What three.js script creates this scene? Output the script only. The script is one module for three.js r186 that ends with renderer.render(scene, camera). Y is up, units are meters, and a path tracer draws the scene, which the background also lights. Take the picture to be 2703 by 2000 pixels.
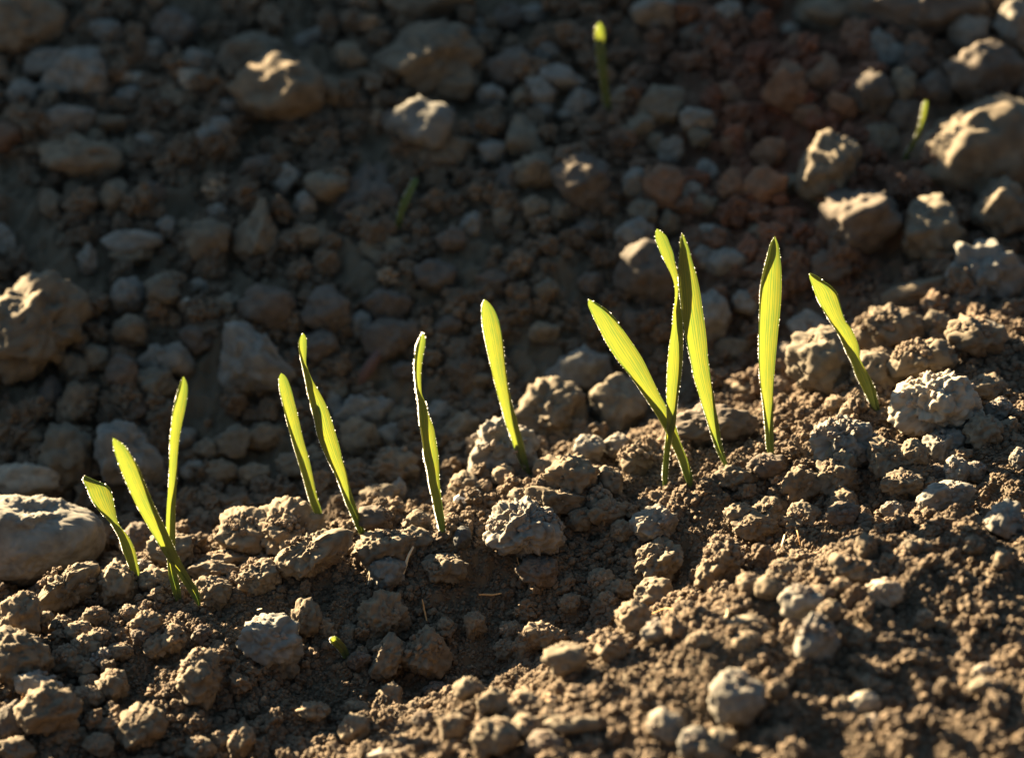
import * as THREE from 'three';
import { mergeGeometries, mergeVertices } from 'three/addons/utils/BufferGeometryUtils.js';
import { createNoise2D, createNoise3D } from 'simplex-noise';

// ---------------------------------------------------------------- camera, sky, sun, exposure
const scene = new THREE.Scene();
const FOCUS = 0.9, PITCH = THREE.MathUtils.degToRad(30), HALF_H = 0.1035;
const PHOTO_W = 2703, PHOTO_H = 2000;
const camera = new THREE.PerspectiveCamera(2 * THREE.MathUtils.radToDeg(Math.atan(HALF_H / FOCUS)), PHOTO_W / PHOTO_H, 0.02, 400);
camera.position.set(0, FOCUS * Math.sin(PITCH), FOCUS * Math.cos(PITCH));
camera.lookAt(0, 0, 0);
camera.focus = FOCUS;
camera.userData.fStop = 7.8;
scene.add(camera);

const SUN_EL = THREE.MathUtils.degToRad(20.2), SUN_AZ = THREE.MathUtils.degToRad(48.3);   // azimuth: from straight behind the scene towards the left
const sunDir = new THREE.Vector3(-Math.sin(SUN_AZ) * Math.cos(SUN_EL), Math.sin(SUN_EL), -Math.cos(SUN_AZ) * Math.cos(SUN_EL));
const sun = new THREE.DirectionalLight(new THREE.Color().setRGB(1.0, 0.78, 0.47), 5);
sun.name = 'sun';
sun.position.copy(sunDir).multiplyScalar(3);
sun.castShadow = true;
sun.shadow.mapSize.set(4096, 4096);
Object.assign(sun.shadow.camera, { left: -0.5, right: 0.5, top: 0.5, bottom: -0.5, near: 0.1, far: 8 });
scene.add(sun, sun.target);

const renderer = new THREE.WebGLRenderer({ antialias: true });
renderer.setSize(1024, 757);
renderer.shadowMap.enabled = true;
renderer.toneMapping = THREE.LinearToneMapping;
renderer.toneMappingExposure = 11.5;

{ // clear early sky: deep blue overhead, paler to the horizon, a broad warm brightening round the low sun
  const W = 256, H = 128, data = new Float32Array(W * H * 4), d = new THREE.Vector3();
  for (let j = 0; j < H; j++) for (let i = 0; i < W; i++) {
    const el = ((j + 0.5) / H - 0.5) * Math.PI, az = ((i + 0.5) / W - 0.5) * 2 * Math.PI;
    d.set(Math.cos(el) * Math.cos(az), Math.sin(el), Math.cos(el) * Math.sin(az));
    const up = Math.max(0, Math.sin(el)), c = 0.5 + 0.5 * d.dot(sunDir), hor = Math.pow(1 - up, 3);
    const g = 0.018 + 0.39 * c * c + 0.15 * up, halo = 0.12 * Math.pow(c, 14);
    const o = (j * W + i) * 4, k = el < 0 ? 0.35 : 1;
    data[o] = k * ((0.064 + 0.060 * hor) * g + 0.30 * halo);
    data[o + 1] = k * ((0.112 + 0.070 * hor) * g + 0.24 * halo);
    data[o + 2] = k * ((0.168 + 0.055 * hor) * g + 0.15 * halo);
    data[o + 3] = 1;
  }
  const sky = new THREE.DataTexture(data, W, H, THREE.RGBAFormat, THREE.FloatType);
  sky.mapping = THREE.EquirectangularReflectionMapping;
  sky.magFilter = THREE.LinearFilter; sky.wrapS = THREE.RepeatWrapping; sky.needsUpdate = true;
  scene.background = sky; scene.environment = sky;
}

// ---------------------------------------------------------------- helpers
function rng(seed) { let a = seed >>> 0; return () => { a = (a + 0x6d2b79f5) | 0; let t = Math.imul(a ^ (a >>> 15), 1 | a); t = (t + Math.imul(t ^ (t >>> 7), 61 | t)) ^ t; return ((t ^ (t >>> 14)) >>> 0) / 4294967296; }; }
const noise2 = createNoise2D(rng(11)), noise3 = createNoise3D(rng(12));
const lerp = (a, b, t) => a + (b - a) * t, clamp01 = (x) => Math.min(1, Math.max(0, x));
const smooth = (a, b, x) => { const t = clamp01((x - a) / (b - a)); return t * t * (3 - 2 * t); };
function hash3(x, y, z) { let h = (Math.imul(x, 374761393) + Math.imul(y, 668265263) + Math.imul(z, 1440662683)) | 0; h = Math.imul(h ^ (h >>> 13), 1274126177); h ^= h >>> 16; return h >>> 0; }
function lumps2(x, z, salt) {            // height 0..1 of round crumbs lying on a jittered grid
  const ix = Math.floor(x), iz = Math.floor(z); let best = 0;
  for (let a = -1; a <= 1; a++) for (let b = -1; b <= 1; b++) {
    const h = hash3(ix + a, iz + b, salt), dx = ix + a + (h & 255) / 255 - x, dz = iz + b + ((h >> 8) & 255) / 255 - z, r = 0.45 + 0.5 * ((h >> 16) & 255) / 255, q = (dx * dx + dz * dz) / (r * r);
    if (q < 1) { const v = r * Math.sqrt(1 - q); if (v > best) best = v; }
  }
  return best;
}
function lumps3(x, y, z, salt) {
  const ix = Math.floor(x), iy = Math.floor(y), iz = Math.floor(z); let best = 0;
  for (let a = -1; a <= 1; a++) for (let b = -1; b <= 1; b++) for (let c = -1; c <= 1; c++) {
    const h = hash3(ix + a + salt * 131, iy + b, iz + c), dx = ix + a + (h & 255) / 255 - x, dy = iy + b + ((h >> 8) & 255) / 255 - y, dz = iz + c + ((h >> 16) & 255) / 255 - z, r = 0.5 + 0.45 * (h >>> 24) / 255, q = (dx * dx + dy * dy + dz * dz) / (r * r);
    if (q < 1) { const v = r * Math.sqrt(1 - q); if (v > best) best = v; }
  }
  return best;
}
const counts = new Map();
function numbered(name) { const n = counts.get(name) ?? 0; counts.set(name, n + 1); return n ? name + '_' + String(n).padStart(3, '0') : name; }
function tag(o, label, category, group, kind) {
  o.userData.label = label;
  if (category) o.userData.category = category;
  if (group) o.userData.group = group;
  if (kind) o.userData.kind = kind;
  return o;
}
function add(o, name, parent = scene) { o.name = parent === scene ? numbered(name) : name; o.traverse((c) => { c.castShadow = c.receiveShadow = true; }); parent.add(o); return o; }

// ---------------------------------------------------------------- the lie of the land
// a ploughed bank: the sprout row stands on a low crest that climbs to the right, a furrow lies behind it,
// then the ground climbs to the next ridge, which stands between the low sun and the furrow
const hump = (x, z, cx, cz, rx, rz, turn, h) => { const c = Math.cos(turn), s = Math.sin(turn), u = ((x - cx) * c + (z - cz) * s) / rx, v = (-(x - cx) * s + (z - cz) * c) / rz; return h * Math.exp(-(u * u + v * v)); };
const HUMPS = [
  [0.000, 0.043, 0.080, 0.023, -0.25, -0.019],   // hollow in front of the row
  [-0.06, 0.085, 0.070, 0.026, -0.30, -0.012],
  [0.075, 0.075, 0.060, 0.032, -0.45, 0.010],
  [0.125, -0.075, 0.045, 0.050, 0.2, 0.013],      // the right end stands higher
  [-0.085, 0.050, 0.030, 0.022, 0.0, 0.004],
];
function lie(x, z) {
  const d = -(z + 0.2 * x), xs = 0.22 * Math.tanh(x / 0.22);
  let y = -0.041 + 0.157 * xs;
  y -= 0.013 * Math.exp(-(((d - 0.058) / 0.034) ** 2));
  const back = Math.max(0, d - 0.055), k = 0.02;
  y += 0.50 * (Math.sqrt(back * back + k * k) - k) * (1 - smooth(0.33, 0.5, d)) + 0.06 * smooth(0.34, 0.5, d);
  const shadeNotch = (at, wide, h) => h * Math.exp(-(((x - at) / wide) ** 2));       // unseen ridge top, lowered and raised to sun or shade chosen clods
  const top = RIDGE + 0.003 * smooth(-0.13, -0.06, x) + shadeNotch(-0.188, 0.018, 0.0015) + shadeNotch(-0.158, 0.014, -0.006) + shadeNotch(-0.104, 0.022, 0.011) + shadeNotch(-0.316, 0.02, 0.004) + shadeNotch(-0.216, 0.012, -0.006) + shadeNotch(-0.243, 0.020, -0.013) + shadeNotch(-0.285, 0.02, 0.003) + shadeNotch(-0.06, 0.026, 0.012) - 0.015 * smooth(-0.27, -0.38, x) - 0.012 * smooth(-0.14, 0, x);
  y += top * Math.exp(-(((d - 0.315) / 0.055) ** 2));
  for (const h of HUMPS) y += hump(x, z, ...h);
  const far = smooth(0.5, 1.5, Math.hypot(x, z));
  y += far * 0.05 * Math.sin(d * 8.5);
  return y;
}
const RIDGE = 0.022;
function rough(x, z, fine = true) {
  let y = 0.0030 * noise2(x * 34, z * 34) + 0.0017 * noise2(x * 85 + 9, z * 85) + 0.0010 * noise2(x * 210, z * 210 + 5);
  if (!fine) return y;
  const out = Math.max(Math.abs(x) - 0.24, z - 0.24, -z - 0.36, 0), keep = 1 - smooth(0.0, 0.12, out);   // finer than the outer ground's mesh can carry
  if (keep <= 0) return y;
  const patch = smooth(-0.5, 0.5, noise2(x * 22 + 40, z * 22));
  y += keep * (-0.0030 + (0.35 + 0.65 * patch) * 0.0026 * lumps2(x * 150, z * 150, 1) + 0.0015 * lumps2(x * 340, z * 340, 2) + 0.0008 * lumps2(x * 640, z * 640, 3) + 0.0003 * noise2(x * 700, z * 700));
  return y;
}
const ground = (x, z) => lie(x, z) + rough(x, z);

// the ray through a point of the photograph, and where it meets the ground
camera.updateMatrixWorld();
const ray = (px, py) => new THREE.Vector3((px / PHOTO_W * 2 - 1) * HALF_H * PHOTO_W / PHOTO_H, (1 - py / PHOTO_H * 2) * HALF_H, -FOCUS).transformDirection(camera.matrixWorld);
function spot(px, py) {
  const r = ray(px, py), p = new THREE.Vector3(), at = (t) => { p.copy(r).multiplyScalar(t).add(camera.position); return p.y - (lie(p.x, p.z) + rough(p.x, p.z, false)); };
  let t = 0.55; while (t < 2.2 && at(t) > 0) t += 0.003;
  let a = t - 0.003, b = t; for (let i = 0; i < 20; i++) { const m = (a + b) / 2; if (at(m) > 0) a = m; else b = m; }
  at(b); return p.clone();
}
function onPlane(px, py, z) { const r = ray(px, py); return r.multiplyScalar((z - camera.position.z) / r.z).add(camera.position); }
const pixel = (p) => 2 * HALF_H / PHOTO_H * -p.clone().applyMatrix4(camera.matrixWorldInverse).z / FOCUS;   // metres per photograph pixel at p

// ---------------------------------------------------------------- materials
const soilMat = new THREE.MeshStandardMaterial({ name: 'soil', vertexColors: true, roughness: 0.95 });
const clodMat = new THREE.MeshStandardMaterial({ name: 'clod_earth', vertexColors: true, roughness: 0.92 });
const crumbMat = new THREE.MeshStandardMaterial({ name: 'crumb_earth', color: new THREE.Color().setRGB(1, 1, 1), roughness: 0.95 });
const TONES = { b: [0.108, 0.083, 0.055], g: [0.126, 0.112, 0.093], r: [0.120, 0.062, 0.033], d: [0.074, 0.057, 0.043], p: [0.205, 0.178, 0.140], w: [0.72, 0.68, 0.6], k: [0.03, 0.03, 0.03] };
const RED = spot(2080, 330);
function soilColor(x, y, z, out) {       
  const n = 0.5 + 0.5 * noise3(x * 30, y * 30, z * 30), m = 0.5 + 0.5 * noise3(x * 160, y * 160, z * 160 + 7), f = 0.5 + 0.5 * noise3(x * 900, y * 900, z * 900);
  // earth of nearly one tone: browner and yellower by turns, grain by grain
  const k = clamp01(0.20 + 0.15 * n + 0.30 * m + 0.35 * f);
  const red = Math.exp(-(((x - RED.x) / 0.042) ** 2 + ((z - RED.z) / 0.06) ** 2)) * (0.6 + 0.6 * m);
  out[0] = lerp(0.073, 0.081, k) * (1 + 0.30 * red); out[1] = lerp(0.053, 0.061, k) * (1 - 0.36 * red); out[2] = lerp(0.031, 0.039, k) * (1 - 0.5 * red);
  return out;
}

// ---------------------------------------------------------------- what lies on the soil, read from the photograph
// [shape and tone, x, y, width, height (photograph pixels), turn, label, outline about the centre]
const CLODS = [
  ['r','b','clod',52,61,186,170,0,"big out-of-focus brown clod filling the top left corner"],
  ['f','g','clod',133,162,121,77,-20,"middling grey angular clod just upper left of the sun-tipped peaked clod"],
  ['f','g','clod',202,202,170,133,-10,"peaked grey clod with one small sunlit spot on its tip"],
  ['r','g','clod',69,250,81,69,0,"middling grey rounded clod just upper left of the flat pale clod"],
  ['l','g','clod',162,311,145,77,0,"flat pale grey clod below the peaked clod with the sunlit tip"],
  ['l','p','clod',339,206,109,48,5,"middling pale flat clod just right of the sun-tipped peaked clod"],
  ['f','b','clod',686,157,170,121,0,"angular clod with an orange fleck above its sunlit corner"],
  ['r','b','clod',747,250,210,170,0,"mound-like blurred clod whose broad crest is the brightest in the shaded slope"],
  ['f','b','clod',864,238,121,97,15,"low clod with glowing orange rim right of the bright-crested mound"],
  ['c','b','clod',210,420,170,105,0,"lumpy clod with a broken patch of sun on top, alone near the left edge"],
  ['r','b','clod',307,392,44,48,0,"small brown rounded clod just right of the sun-patched lumpy clod"],
  ['p','b','clod',343,388,44,69,0,"small brown peaked clod just right of the sun-patched lumpy clod"],
  ['r','g','clod',283,81,77,57,0,"middling grey rounded clod just upper right of the sun-tipped peaked clod"],
  ['r','d','clod',468,77,101,101,0,"middling dark rounded clod left of the orange-flecked clod"],
  ['f','g','clod',565,351,89,77,0,"middling grey angular clod lower left of the bright-crested mound"],
  ['r','b','clod',307,517,77,85,0,"middling brown rounded clod just lower right of the sun-patched lumpy clod"],
  ['r','b','clod',133,545,44,73,0,"middling brown rounded clod lower left of the sun-patched lumpy clod"],
  ['f','d','clod',686,448,121,81,-15,"middling dark angular clod above the cone-shaped clod"],
  ['f','g','clod',755,476,77,81,30,"middling grey angular clod upper right of the cone-shaped clod"],
  ['l','g','clod',343,638,137,73,0,"flat-topped grey clod lying left of the round brown and cone-shaped clods"],
  ['r','b','clod',553,638,105,97,0,"round brown clod just left of the cone-shaped clod"],
  ['p','b','clod',682,618,109,162,5,"tall cone-shaped clod standing up in the shaded furrow"],
  ['r','b','clod',864,493,101,69,0,"middling brown rounded clod just left of the dark triangular clod"],
  ['r','g','clod',808,545,48,65,0,"small grey rounded clod upper right of the cone-shaped clod"],
  ['r','b','clod',812,626,81,61,0,"middling brown rounded clod just right of the cone-shaped clod"],
  ['r','g','clod',436,598,52,48,0,"small grey rounded clod just upper right of the flat-topped grey clod"],
  ['r','g','clod',573,561,44,36,0,"tiny grey rounded clod just above the round brown clod"],
  ['r','r','clod',8,367,69,77,0,"middling reddish rounded clod left of the flat pale clod"],
  ['f','g','clod',4,646,69,93,0,"middling grey angular clod above the massive left rock"],
  ['r','g','clod',456,162,48,40,0,"small grey rounded clod left of the orange-flecked clod"],
  ['r','g','clod',404,141,81,57,-20,"middling grey rounded clod right of the sun-tipped peaked clod"],
  ['r','g','clod',521,157,81,61,0,"middling grey rounded clod left of the bright-crested mound"],
  ['l','p','clod',517,210,89,61,10,"middling pale flat clod left of the orange-flecked clod"],
  ['l','g','clod',828,95,85,44,-20,"middling grey flat clod upper right of the orange-flecked clod"],
  ['r','g','clod',343,258,81,48,-15,"middling grey rounded clod right of the flat pale clod"],
  ['l','b','clod',283,323,89,48,0,"middling brown flat clod just upper right of the sun-patched lumpy clod"],
  ['r','b','clod',456,258,65,48,20,"small brown rounded clod lower left of the orange-flecked clod"],
  ['l','g','clod',396,376,81,48,20,"middling grey flat clod right of the sun-patched lumpy clod"],
  ['r','b','clod',250,359,65,44,0,"small brown rounded clod just upper right of the sun-patched lumpy clod"],
  ['l','g','clod',598,283,81,44,-10,"middling grey flat clod just left of the bright-crested mound"],
  ['r','b','clod',489,602,48,48,0,"small brown rounded clod just upper left of the round brown clod"],
  ['r','d','clod',404,509,57,48,0,"small dark rounded clod upper right of the flat-topped grey clod"],
  ['r','b','clod',194,497,48,36,0,"small brown rounded clod just below the sun-patched lumpy clod"],
  ['r','b','clod',77,394,32,24,0,"tiny brown rounded clod lower left of the flat pale clod"],
  ['r','b','clod',89,472,32,28,0,"tiny brown rounded clod lower left of the sun-tipped peaked clod"],
  ['r','g','clod',137,81,81,105,0,"middling grey rounded clod just right of the corner clod"],
  ['r','b','clod',1126,8,226,89,0,"wide dark clod cut off by the top edge, above the left-lit clod"],
  ['f','b','clod',1134,153,258,174,-10,"large dark clod whose steep left flank alone is sunlit"],
  ['r','d','clod',1344,44,89,77,0,"middling dark rounded clod above the pale-capped clod"],
  ['f','b','clod',1207,210,109,89,-25,"middling brown angular clod just lower right of the left-lit clod"],
  ['f','d','clod',1356,178,113,105,20,"dark clod with a pale rounded cap and sunlit left corner"],
  ['r','g','clod',1437,141,57,61,0,"small grey rounded clod just upper right of the pale-capped clod"],
  ['r','g','clod',1477,198,113,61,25,"middling grey rounded clod just right of the pale-capped clod"],
  ['r','g','clod',1429,238,73,61,30,"middling grey rounded clod just lower right of the pale-capped clod"],
  ['r','g','clod',1122,335,157,125,10,"round clod wearing a horseshoe of bright sun on top"],
  ['l','b','clod',1158,452,170,101,5,"wide flat clod with an orange lit left corner behind the bluish sprout tip",null,10],
  ['r','g','clod',1296,254,65,57,0,"small grey rounded clod just lower left of the pale-capped clod"],
  ['r','g','clod',1534,271,69,69,0,"small grey rounded clod upper right of the pyramid clod"],
  ['l','g','clod',1522,299,81,40,0,"middling grey flat clod upper right of the pyramid clod"],
  ['r','g','clod',1433,295,52,44,0,"small grey rounded clod upper left of the square dark clod"],
  ['p','b','clod',1380,363,117,109,0,"pyramid-shaped clod below the group of small pale lumps"],
  ['f','g','clod',1296,400,77,69,-20,"middling grey angular clod just lower left of the pyramid clod"],
  ['f','d','clod',1332,472,81,73,0,"middling dark angular clod just lower left of the pyramid clod"],
  ['f','b','clod',1417,456,97,85,0,"middling brown angular clod just below the pyramid clod"],
  ['f','d','clod',1546,476,137,133,5,"big square dark clod right of a smaller brown block, behind the sprout row"],
  ['f','g','clod',1671,489,69,81,0,"middling grey angular clod just right of the square dark clod"],
  ['r','r','clod',1752,493,89,93,0,"middling reddish rounded clod right of the square dark clod"],
  ['r','b','clod',1413,549,65,61,0,"small brown rounded clod lower left of the square dark clod"],
  ['r','b','clod',1477,557,57,61,0,"small brown rounded clod lower right of the pyramid clod"],
  ['r','g','clod',1247,594,52,57,0,"small grey rounded clod lower right of the wide flat clod"],
  ['r','b','clod',1324,581,44,57,0,"small brown rounded clod lower right of the wide flat clod"],
  ['r','d','clod',1134,561,93,69,0,"middling dark rounded clod just below the wide flat clod",null,8],
  ['p','d','clod',985,525,178,170,0,"large dark triangular clod left of the bluish sprout",null,8],
  ['r','b','clod',1025,662,137,101,0,"smooth rounded clod at the foot of the bluish sprout",null,6],
  ['r','g','clod',1679,626,85,93,20,"middling grey rounded clod lower right of the square dark clod"],
  ['f','b','clod',1752,287,109,105,0,"brownish angular clod right of the foot of the far yellow sprout"],
  ['r','b','clod',1699,327,73,57,0,"middling brown rounded clod just lower left of the brownish angular clod"],
  ['r','b','clod',1647,363,73,65,0,"middling brown rounded clod upper right of the square dark clod"],
  ['r','b','clod',1009,271,52,36,0,"small brown rounded clod just lower left of the left-lit clod"],
  ['r','b','clod',1066,246,52,36,0,"small brown rounded clod just upper left of the sun-capped round clod"],
  ['r','b','clod',1703,561,69,69,0,"small brown rounded clod lower right of the square dark clod"],
  ['r','b','clod',1768,585,44,65,0,"small brown rounded clod left of the round reddish clod"],
  ['r','g','clod',1263,339,40,36,0,"tiny grey rounded clod left of the pyramid clod"],
  ['r','g','clod',1720,32,121,89,0,"middling grey rounded clod above the brownish angular clod"],
  ['r','g','clod',1259,81,89,48,0,"middling grey rounded clod just upper right of the left-lit clod"],
  ['r','b','clod',1215,121,61,44,0,"small brown rounded clod just right of the left-lit clod"],
  ['r','b','clod',1651,258,69,52,0,"small brown rounded clod just left of the brownish angular clod"],
  ['r','g','clod',1772,396,52,73,20,"middling grey rounded clod just below the brownish angular clod"],
  ['r','b','clod',1732,380,44,52,0,"small brown rounded clod just below the brownish angular clod"],
  ['r','b','clod',1498,81,57,44,0,"small brown rounded clod upper right of the pale-capped clod"],
  ['r','g','clod',1409,36,57,44,0,"small grey rounded clod above the pale-capped clod"],
  ['r','b','clod',924,149,89,65,0,"middling brown rounded clod just upper right of the orange-rimmed clod"],
  ['l','b','clod',948,202,89,48,0,"middling brown flat clod just upper right of the orange-rimmed clod"],
  ['r','b','clod',1376,258,48,40,0,"small brown rounded clod just below the pale-capped clod"],
  ['r','d','clod',1033,323,40,65,0,"small dark rounded clod just left of the sun-capped round clod"],
  ['r','d','clod',1546,606,65,48,0,"small dark rounded clod below the square dark clod"],
  ['r','d','clod',1191,630,65,48,0,"small dark rounded clod right of the smooth rounded clod"],
  ['f','b','clod',2199,40,299,174,15,"broad dark rock at the top edge with a pale sunlit top left corner",null,14],
  ['r','d','clod',2441,24,250,109,0,"long brown rock along the top edge near the right corner"],
  ['f','g','clod',2679,69,105,153,0,"pale-topped rock in the top right corner"],
  ['r','g','clod',2566,85,93,85,0,"middling grey rounded clod just lower right of the long top rock"],
  ['f','d','clod',2594,190,174,145,10,"grey faceted clod leaning to the right edge above the sun-rimmed boulder"],
  ['r','g','clod',2332,141,97,97,0,"middling grey rounded clod just lower right of the broad top rock"],
  ['f','r','clod',2102,129,77,73,0,"middling reddish angular clod just lower left of the broad top rock"],
  ['p','r','clod',2174,190,93,105,10,"russet pointed clod in the reddish patch of the far slope"],
  ['r','r','clod',2078,230,97,109,0,"middling reddish rounded clod just lower left of the russet pointed clod"],
  ['r','b','clod',2384,226,61,81,0,"middling brown rounded clod below the long top rock"],
  ['r','d','clod',2300,250,93,93,0,"middling dark rounded clod lower right of the broad top rock"],
  ['r','d','clod',2413,153,65,69,0,"small dark rounded clod just below the long top rock"],
  ['r','d','clod',2469,226,89,77,0,"middling dark rounded clod just left of the grey leaning clod"],
  ['f','b','clod',2570,404,307,266,0,"large boulder near the right edge with a sunlit rim and a root hair across it",null,12],
  ['f','b','clod',2191,440,162,194,20,"knobbly brown boulder between the reddish patch and the leaning sprout"],
  ['r','b','clod',2320,388,97,97,0,"middling brown rounded clod just right of the knobbly brown boulder",null,8],
  ['r','d','clod',2388,323,89,89,0,"middling dark rounded clod just upper left of the sun-rimmed boulder",null,8],
  ['r','r','clod',2029,404,85,73,0,"middling reddish rounded clod just above the round reddish clod"],
  ['r','r','clod',2017,497,105,109,0,"round reddish clod, lowest of the reddish patch"],
  ['f','r','clod',1928,489,69,81,0,"middling reddish angular clod just left of the round reddish clod"],
  ['f','d','clod',2259,585,210,162,-25,"big dark tilted clod above the upright broad sprout tip"],
  ['f','b','clod',2445,610,162,162,10,"upright clod with two short bars of sun on top"],
  ['f','b','clod',2647,549,162,153,-15,"dark clod at the right edge under the sun-rimmed boulder"],
  ['r','g','clod',1835,319,81,65,0,"middling grey rounded clod just right of the brownish angular clod"],
  ['r','b','clod',2086,485,52,48,0,"small brown rounded clod just right of the round reddish clod"],
  ['f','g','clod',2697,226,36,69,0,"small grey angular clod just right of the grey leaning clod"],
  ['r','g','clod',1847,89,85,48,0,"middling grey rounded clod upper right of the brownish angular clod"],
  ['r','r','clod',1924,262,77,69,0,"middling reddish rounded clod right of the brownish angular clod"],
  ['r','r','clod',2219,279,81,69,20,"middling reddish rounded clod just lower right of the russet pointed clod"],
  ['r','r','clod',1960,363,40,44,0,"tiny reddish rounded clod upper left of the round reddish clod"],
  ['r','b','clod',1855,541,65,52,0,"small brown rounded clod above the upright grey clod"],
  ['r','r','clod',1924,388,32,65,-15,"small reddish rounded clod lower right of the brownish angular clod"],
  ['r','g','clod',1827,509,52,48,0,"small grey rounded clod left of the round reddish clod"],
  ['r','r','clod',2134,307,65,57,0,"small reddish rounded clod just upper left of the knobbly brown boulder"],
  ['r','b','clod',1847,363,57,52,0,"small brown rounded clod lower right of the brownish angular clod"],
  ['r','g','clod',1864,456,52,57,0,"small grey rounded clod lower right of the brownish angular clod"],
  ['r','g','clod',2086,77,44,36,0,"tiny grey rounded clod just left of the broad top rock"],
  ['r','g','clod',1928,32,65,48,0,"small grey rounded clod upper left of the russet pointed clod"],
  ['r','d','clod',2001,36,57,52,0,"small dark rounded clod just left of the broad top rock"],
  ['r','g','clod',1876,622,81,52,0,"middling grey rounded clod lower left of the round reddish clod"],
  ['r','b','clod',2005,614,69,48,0,"small brown rounded clod below the round reddish clod"],
  ['f','b','clod',2118,598,65,48,0,"small brown angular clod just left of the dark tilted clod"],
  ['f','b','clod',89,861,266,307,0,"massive angular rock at the left edge with a sunlit sloping shoulder",[-8,-143,44,-145,73,-121,137,-85,143,-44,121,8,65,85,4,141,-65,141,-133,89,-133,-24,-89,-61,-52,-97]],
  ['f','g','clod',331,784,93,97,-30,"middling grey angular clod below the flat-topped grey clod"],
  ['f','b','clod',432,774,93,85,0,"middling brown angular clod above the saddle-shaped clod"],
  ['l','p','clod',513,808,73,44,10,"middling pale flat clod upper right of the saddle-shaped clod"],
  ['r','b','clod',606,804,48,57,0,"small brown rounded clod upper left of the wedge-shaped clod"],
  ['f','b','clod',351,881,93,77,0,"middling brown angular clod just upper left of the saddle-shaped clod"],
  ['f','d','clod',513,889,81,73,0,"middling dark angular clod just upper right of the saddle-shaped clod"],
  ['r','b','clod',254,946,61,61,0,"small brown rounded clod just lower right of the massive left rock"],
  ['r','b','clod',198,974,73,81,0,"middling brown rounded clod left of the saddle-shaped clod"],
  ['f','g','clod',436,938,149,93,0,"saddle-shaped grey clod with two little humps in the left furrow",[-73,12,-28,-38,-8,-22,20,-28,38,-38,65,8,77,48,8,52,-65,40]],
  ['f','b','clod',408,1018,117,81,0,"middling brown angular clod just below the saddle-shaped clod"],
  ['f','g','clod',670,946,178,190,0,"big wedge-shaped grey clod behind the left sprouts, steep on its left",[-73,-93,-28,-95,32,-52,77,-4,109,40,73,81,-16,85,-85,69,-91,4]],
  ['f','b','clod',190,1075,73,105,10,"middling brown angular clod lower right of the massive left rock"],
  ['p','d','clod',133,1034,48,97,10,"middling dark peaked clod just below the massive left rock"],
  ['f','d','clod',319,982,77,77,0,"middling dark angular clod just left of the saddle-shaped clod"],
  ['f','g','clod',339,1196,174,182,15,"slanting slab-like clod directly behind the second sprout from the left",[-85,-61,-40,-85,8,-77,48,-36,89,16,89,69,24,93,-61,77,-81,8]],
  ['c','b','clod',174,1200,117,133,0,"middling brown crumbly clod just above the smooth sandy stone"],
  ['l','p','clod',73,1265,137,97,0,"low bluish-grey clod above the large smooth stone at the left"],
  ['r','d','clod',694,804,129,113,0,"middling dark rounded clod just above the wedge-shaped clod"],
  ['r','d','clod',856,816,105,97,0,"middling dark rounded clod upper right of the wedge-shaped clod"],
  ['r','b','clod',694,1152,97,65,0,"middling brown rounded clod below the wedge-shaped clod"],
  ['r','b','clod',618,1164,77,81,0,"middling brown rounded clod above the angular half-lit clod"],
  ['l','b','clod',868,1030,89,48,0,"middling brown flat clod lower right of the wedge-shaped clod"],
  ['r','d','clod',355,1083,69,48,0,"small dark rounded clod just above the slanting slab clod"],
  ['r','g','clod',485,1160,61,48,0,"small grey rounded clod right of the slanting slab clod"],
  ['r','d','clod',848,913,81,69,0,"middling dark rounded clod right of the wedge-shaped clod"],
  ['r','g','clod',525,760,44,40,0,"tiny grey rounded clod below the round brown clod"],
  ['r','b','clod',85,1156,65,48,0,"small brown rounded clod just above the low bluish clod"],
  ['r','b','clod',549,1188,65,52,0,"small brown rounded clod right of the slanting slab clod"],
  ['r','g','clod',505,1244,61,48,0,"small grey rounded clod upper left of the angular half-lit clod"],
  ['r','g','clod',880,1071,44,61,0,"small grey rounded clod lower right of the wedge-shaped clod"],
  ['f','g','clod',226,691,44,73,0,"middling grey angular clod just lower left of the flat-topped grey clod"],
  ['r','b','clod',347,675,97,44,0,"middling brown rounded clod just below the flat-topped grey clod"],
  ['r','b','clod',622,933,24,24,0,"tiny brown rounded clod just left of the wedge-shaped clod"],
  ['c','b','clod',585,1248,73,52,0,"middling brown crumbly clod above the angular half-lit clod"],
  ['c','b','clod',670,1252,69,48,0,"small brown crumbly clod upper left of the knotty clod"],
  ['c','b','clod',767,1232,77,57,0,"middling brown crumbly clod above the knotty clod"],
  ['c','b','clod',832,1204,65,48,0,"small brown crumbly clod above the loaf-shaped clod"],
  ['r','d','clod',1021,800,97,77,0,"middling dark rounded clod just below the smooth rounded clod"],
  ['f','d','clod',1033,893,121,101,0,"middling dark angular clod below the smooth rounded clod"],
  ['r','g','clod',952,861,52,61,0,"small grey rounded clod below the smooth rounded clod"],
  ['r','b','clod',1437,768,61,57,0,"small brown rounded clod upper left of the grey rounded block"],
  ['f','g','clod',1530,978,133,117,10,"grey rounded block behind the tall left-leaning sprout, in shade"],
  ['f','b','clod',1453,1087,202,190,10,"dark rounded rock with brilliant sunlit left shoulder, in the middle of the picture",[-97,8,-77,-32,-32,-85,12,-83,61,-77,93,-40,109,16,93,77,40,93,-16,61,-69,57],-5],
  ['f','g','clod',1328,1192,190,174,0,"grey block with a thin sunlit outline right behind the foot of a sprout",[-52,-73,-8,-89,32,-61,73,-48,93,-20,93,40,48,77,-32,81,-89,57,-89,12,-65,-32],7],
  ['c','b','clod',1627,1075,121,129,0,"rough brown clod adjoining the right side of the sun-shouldered rock"],
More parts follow.
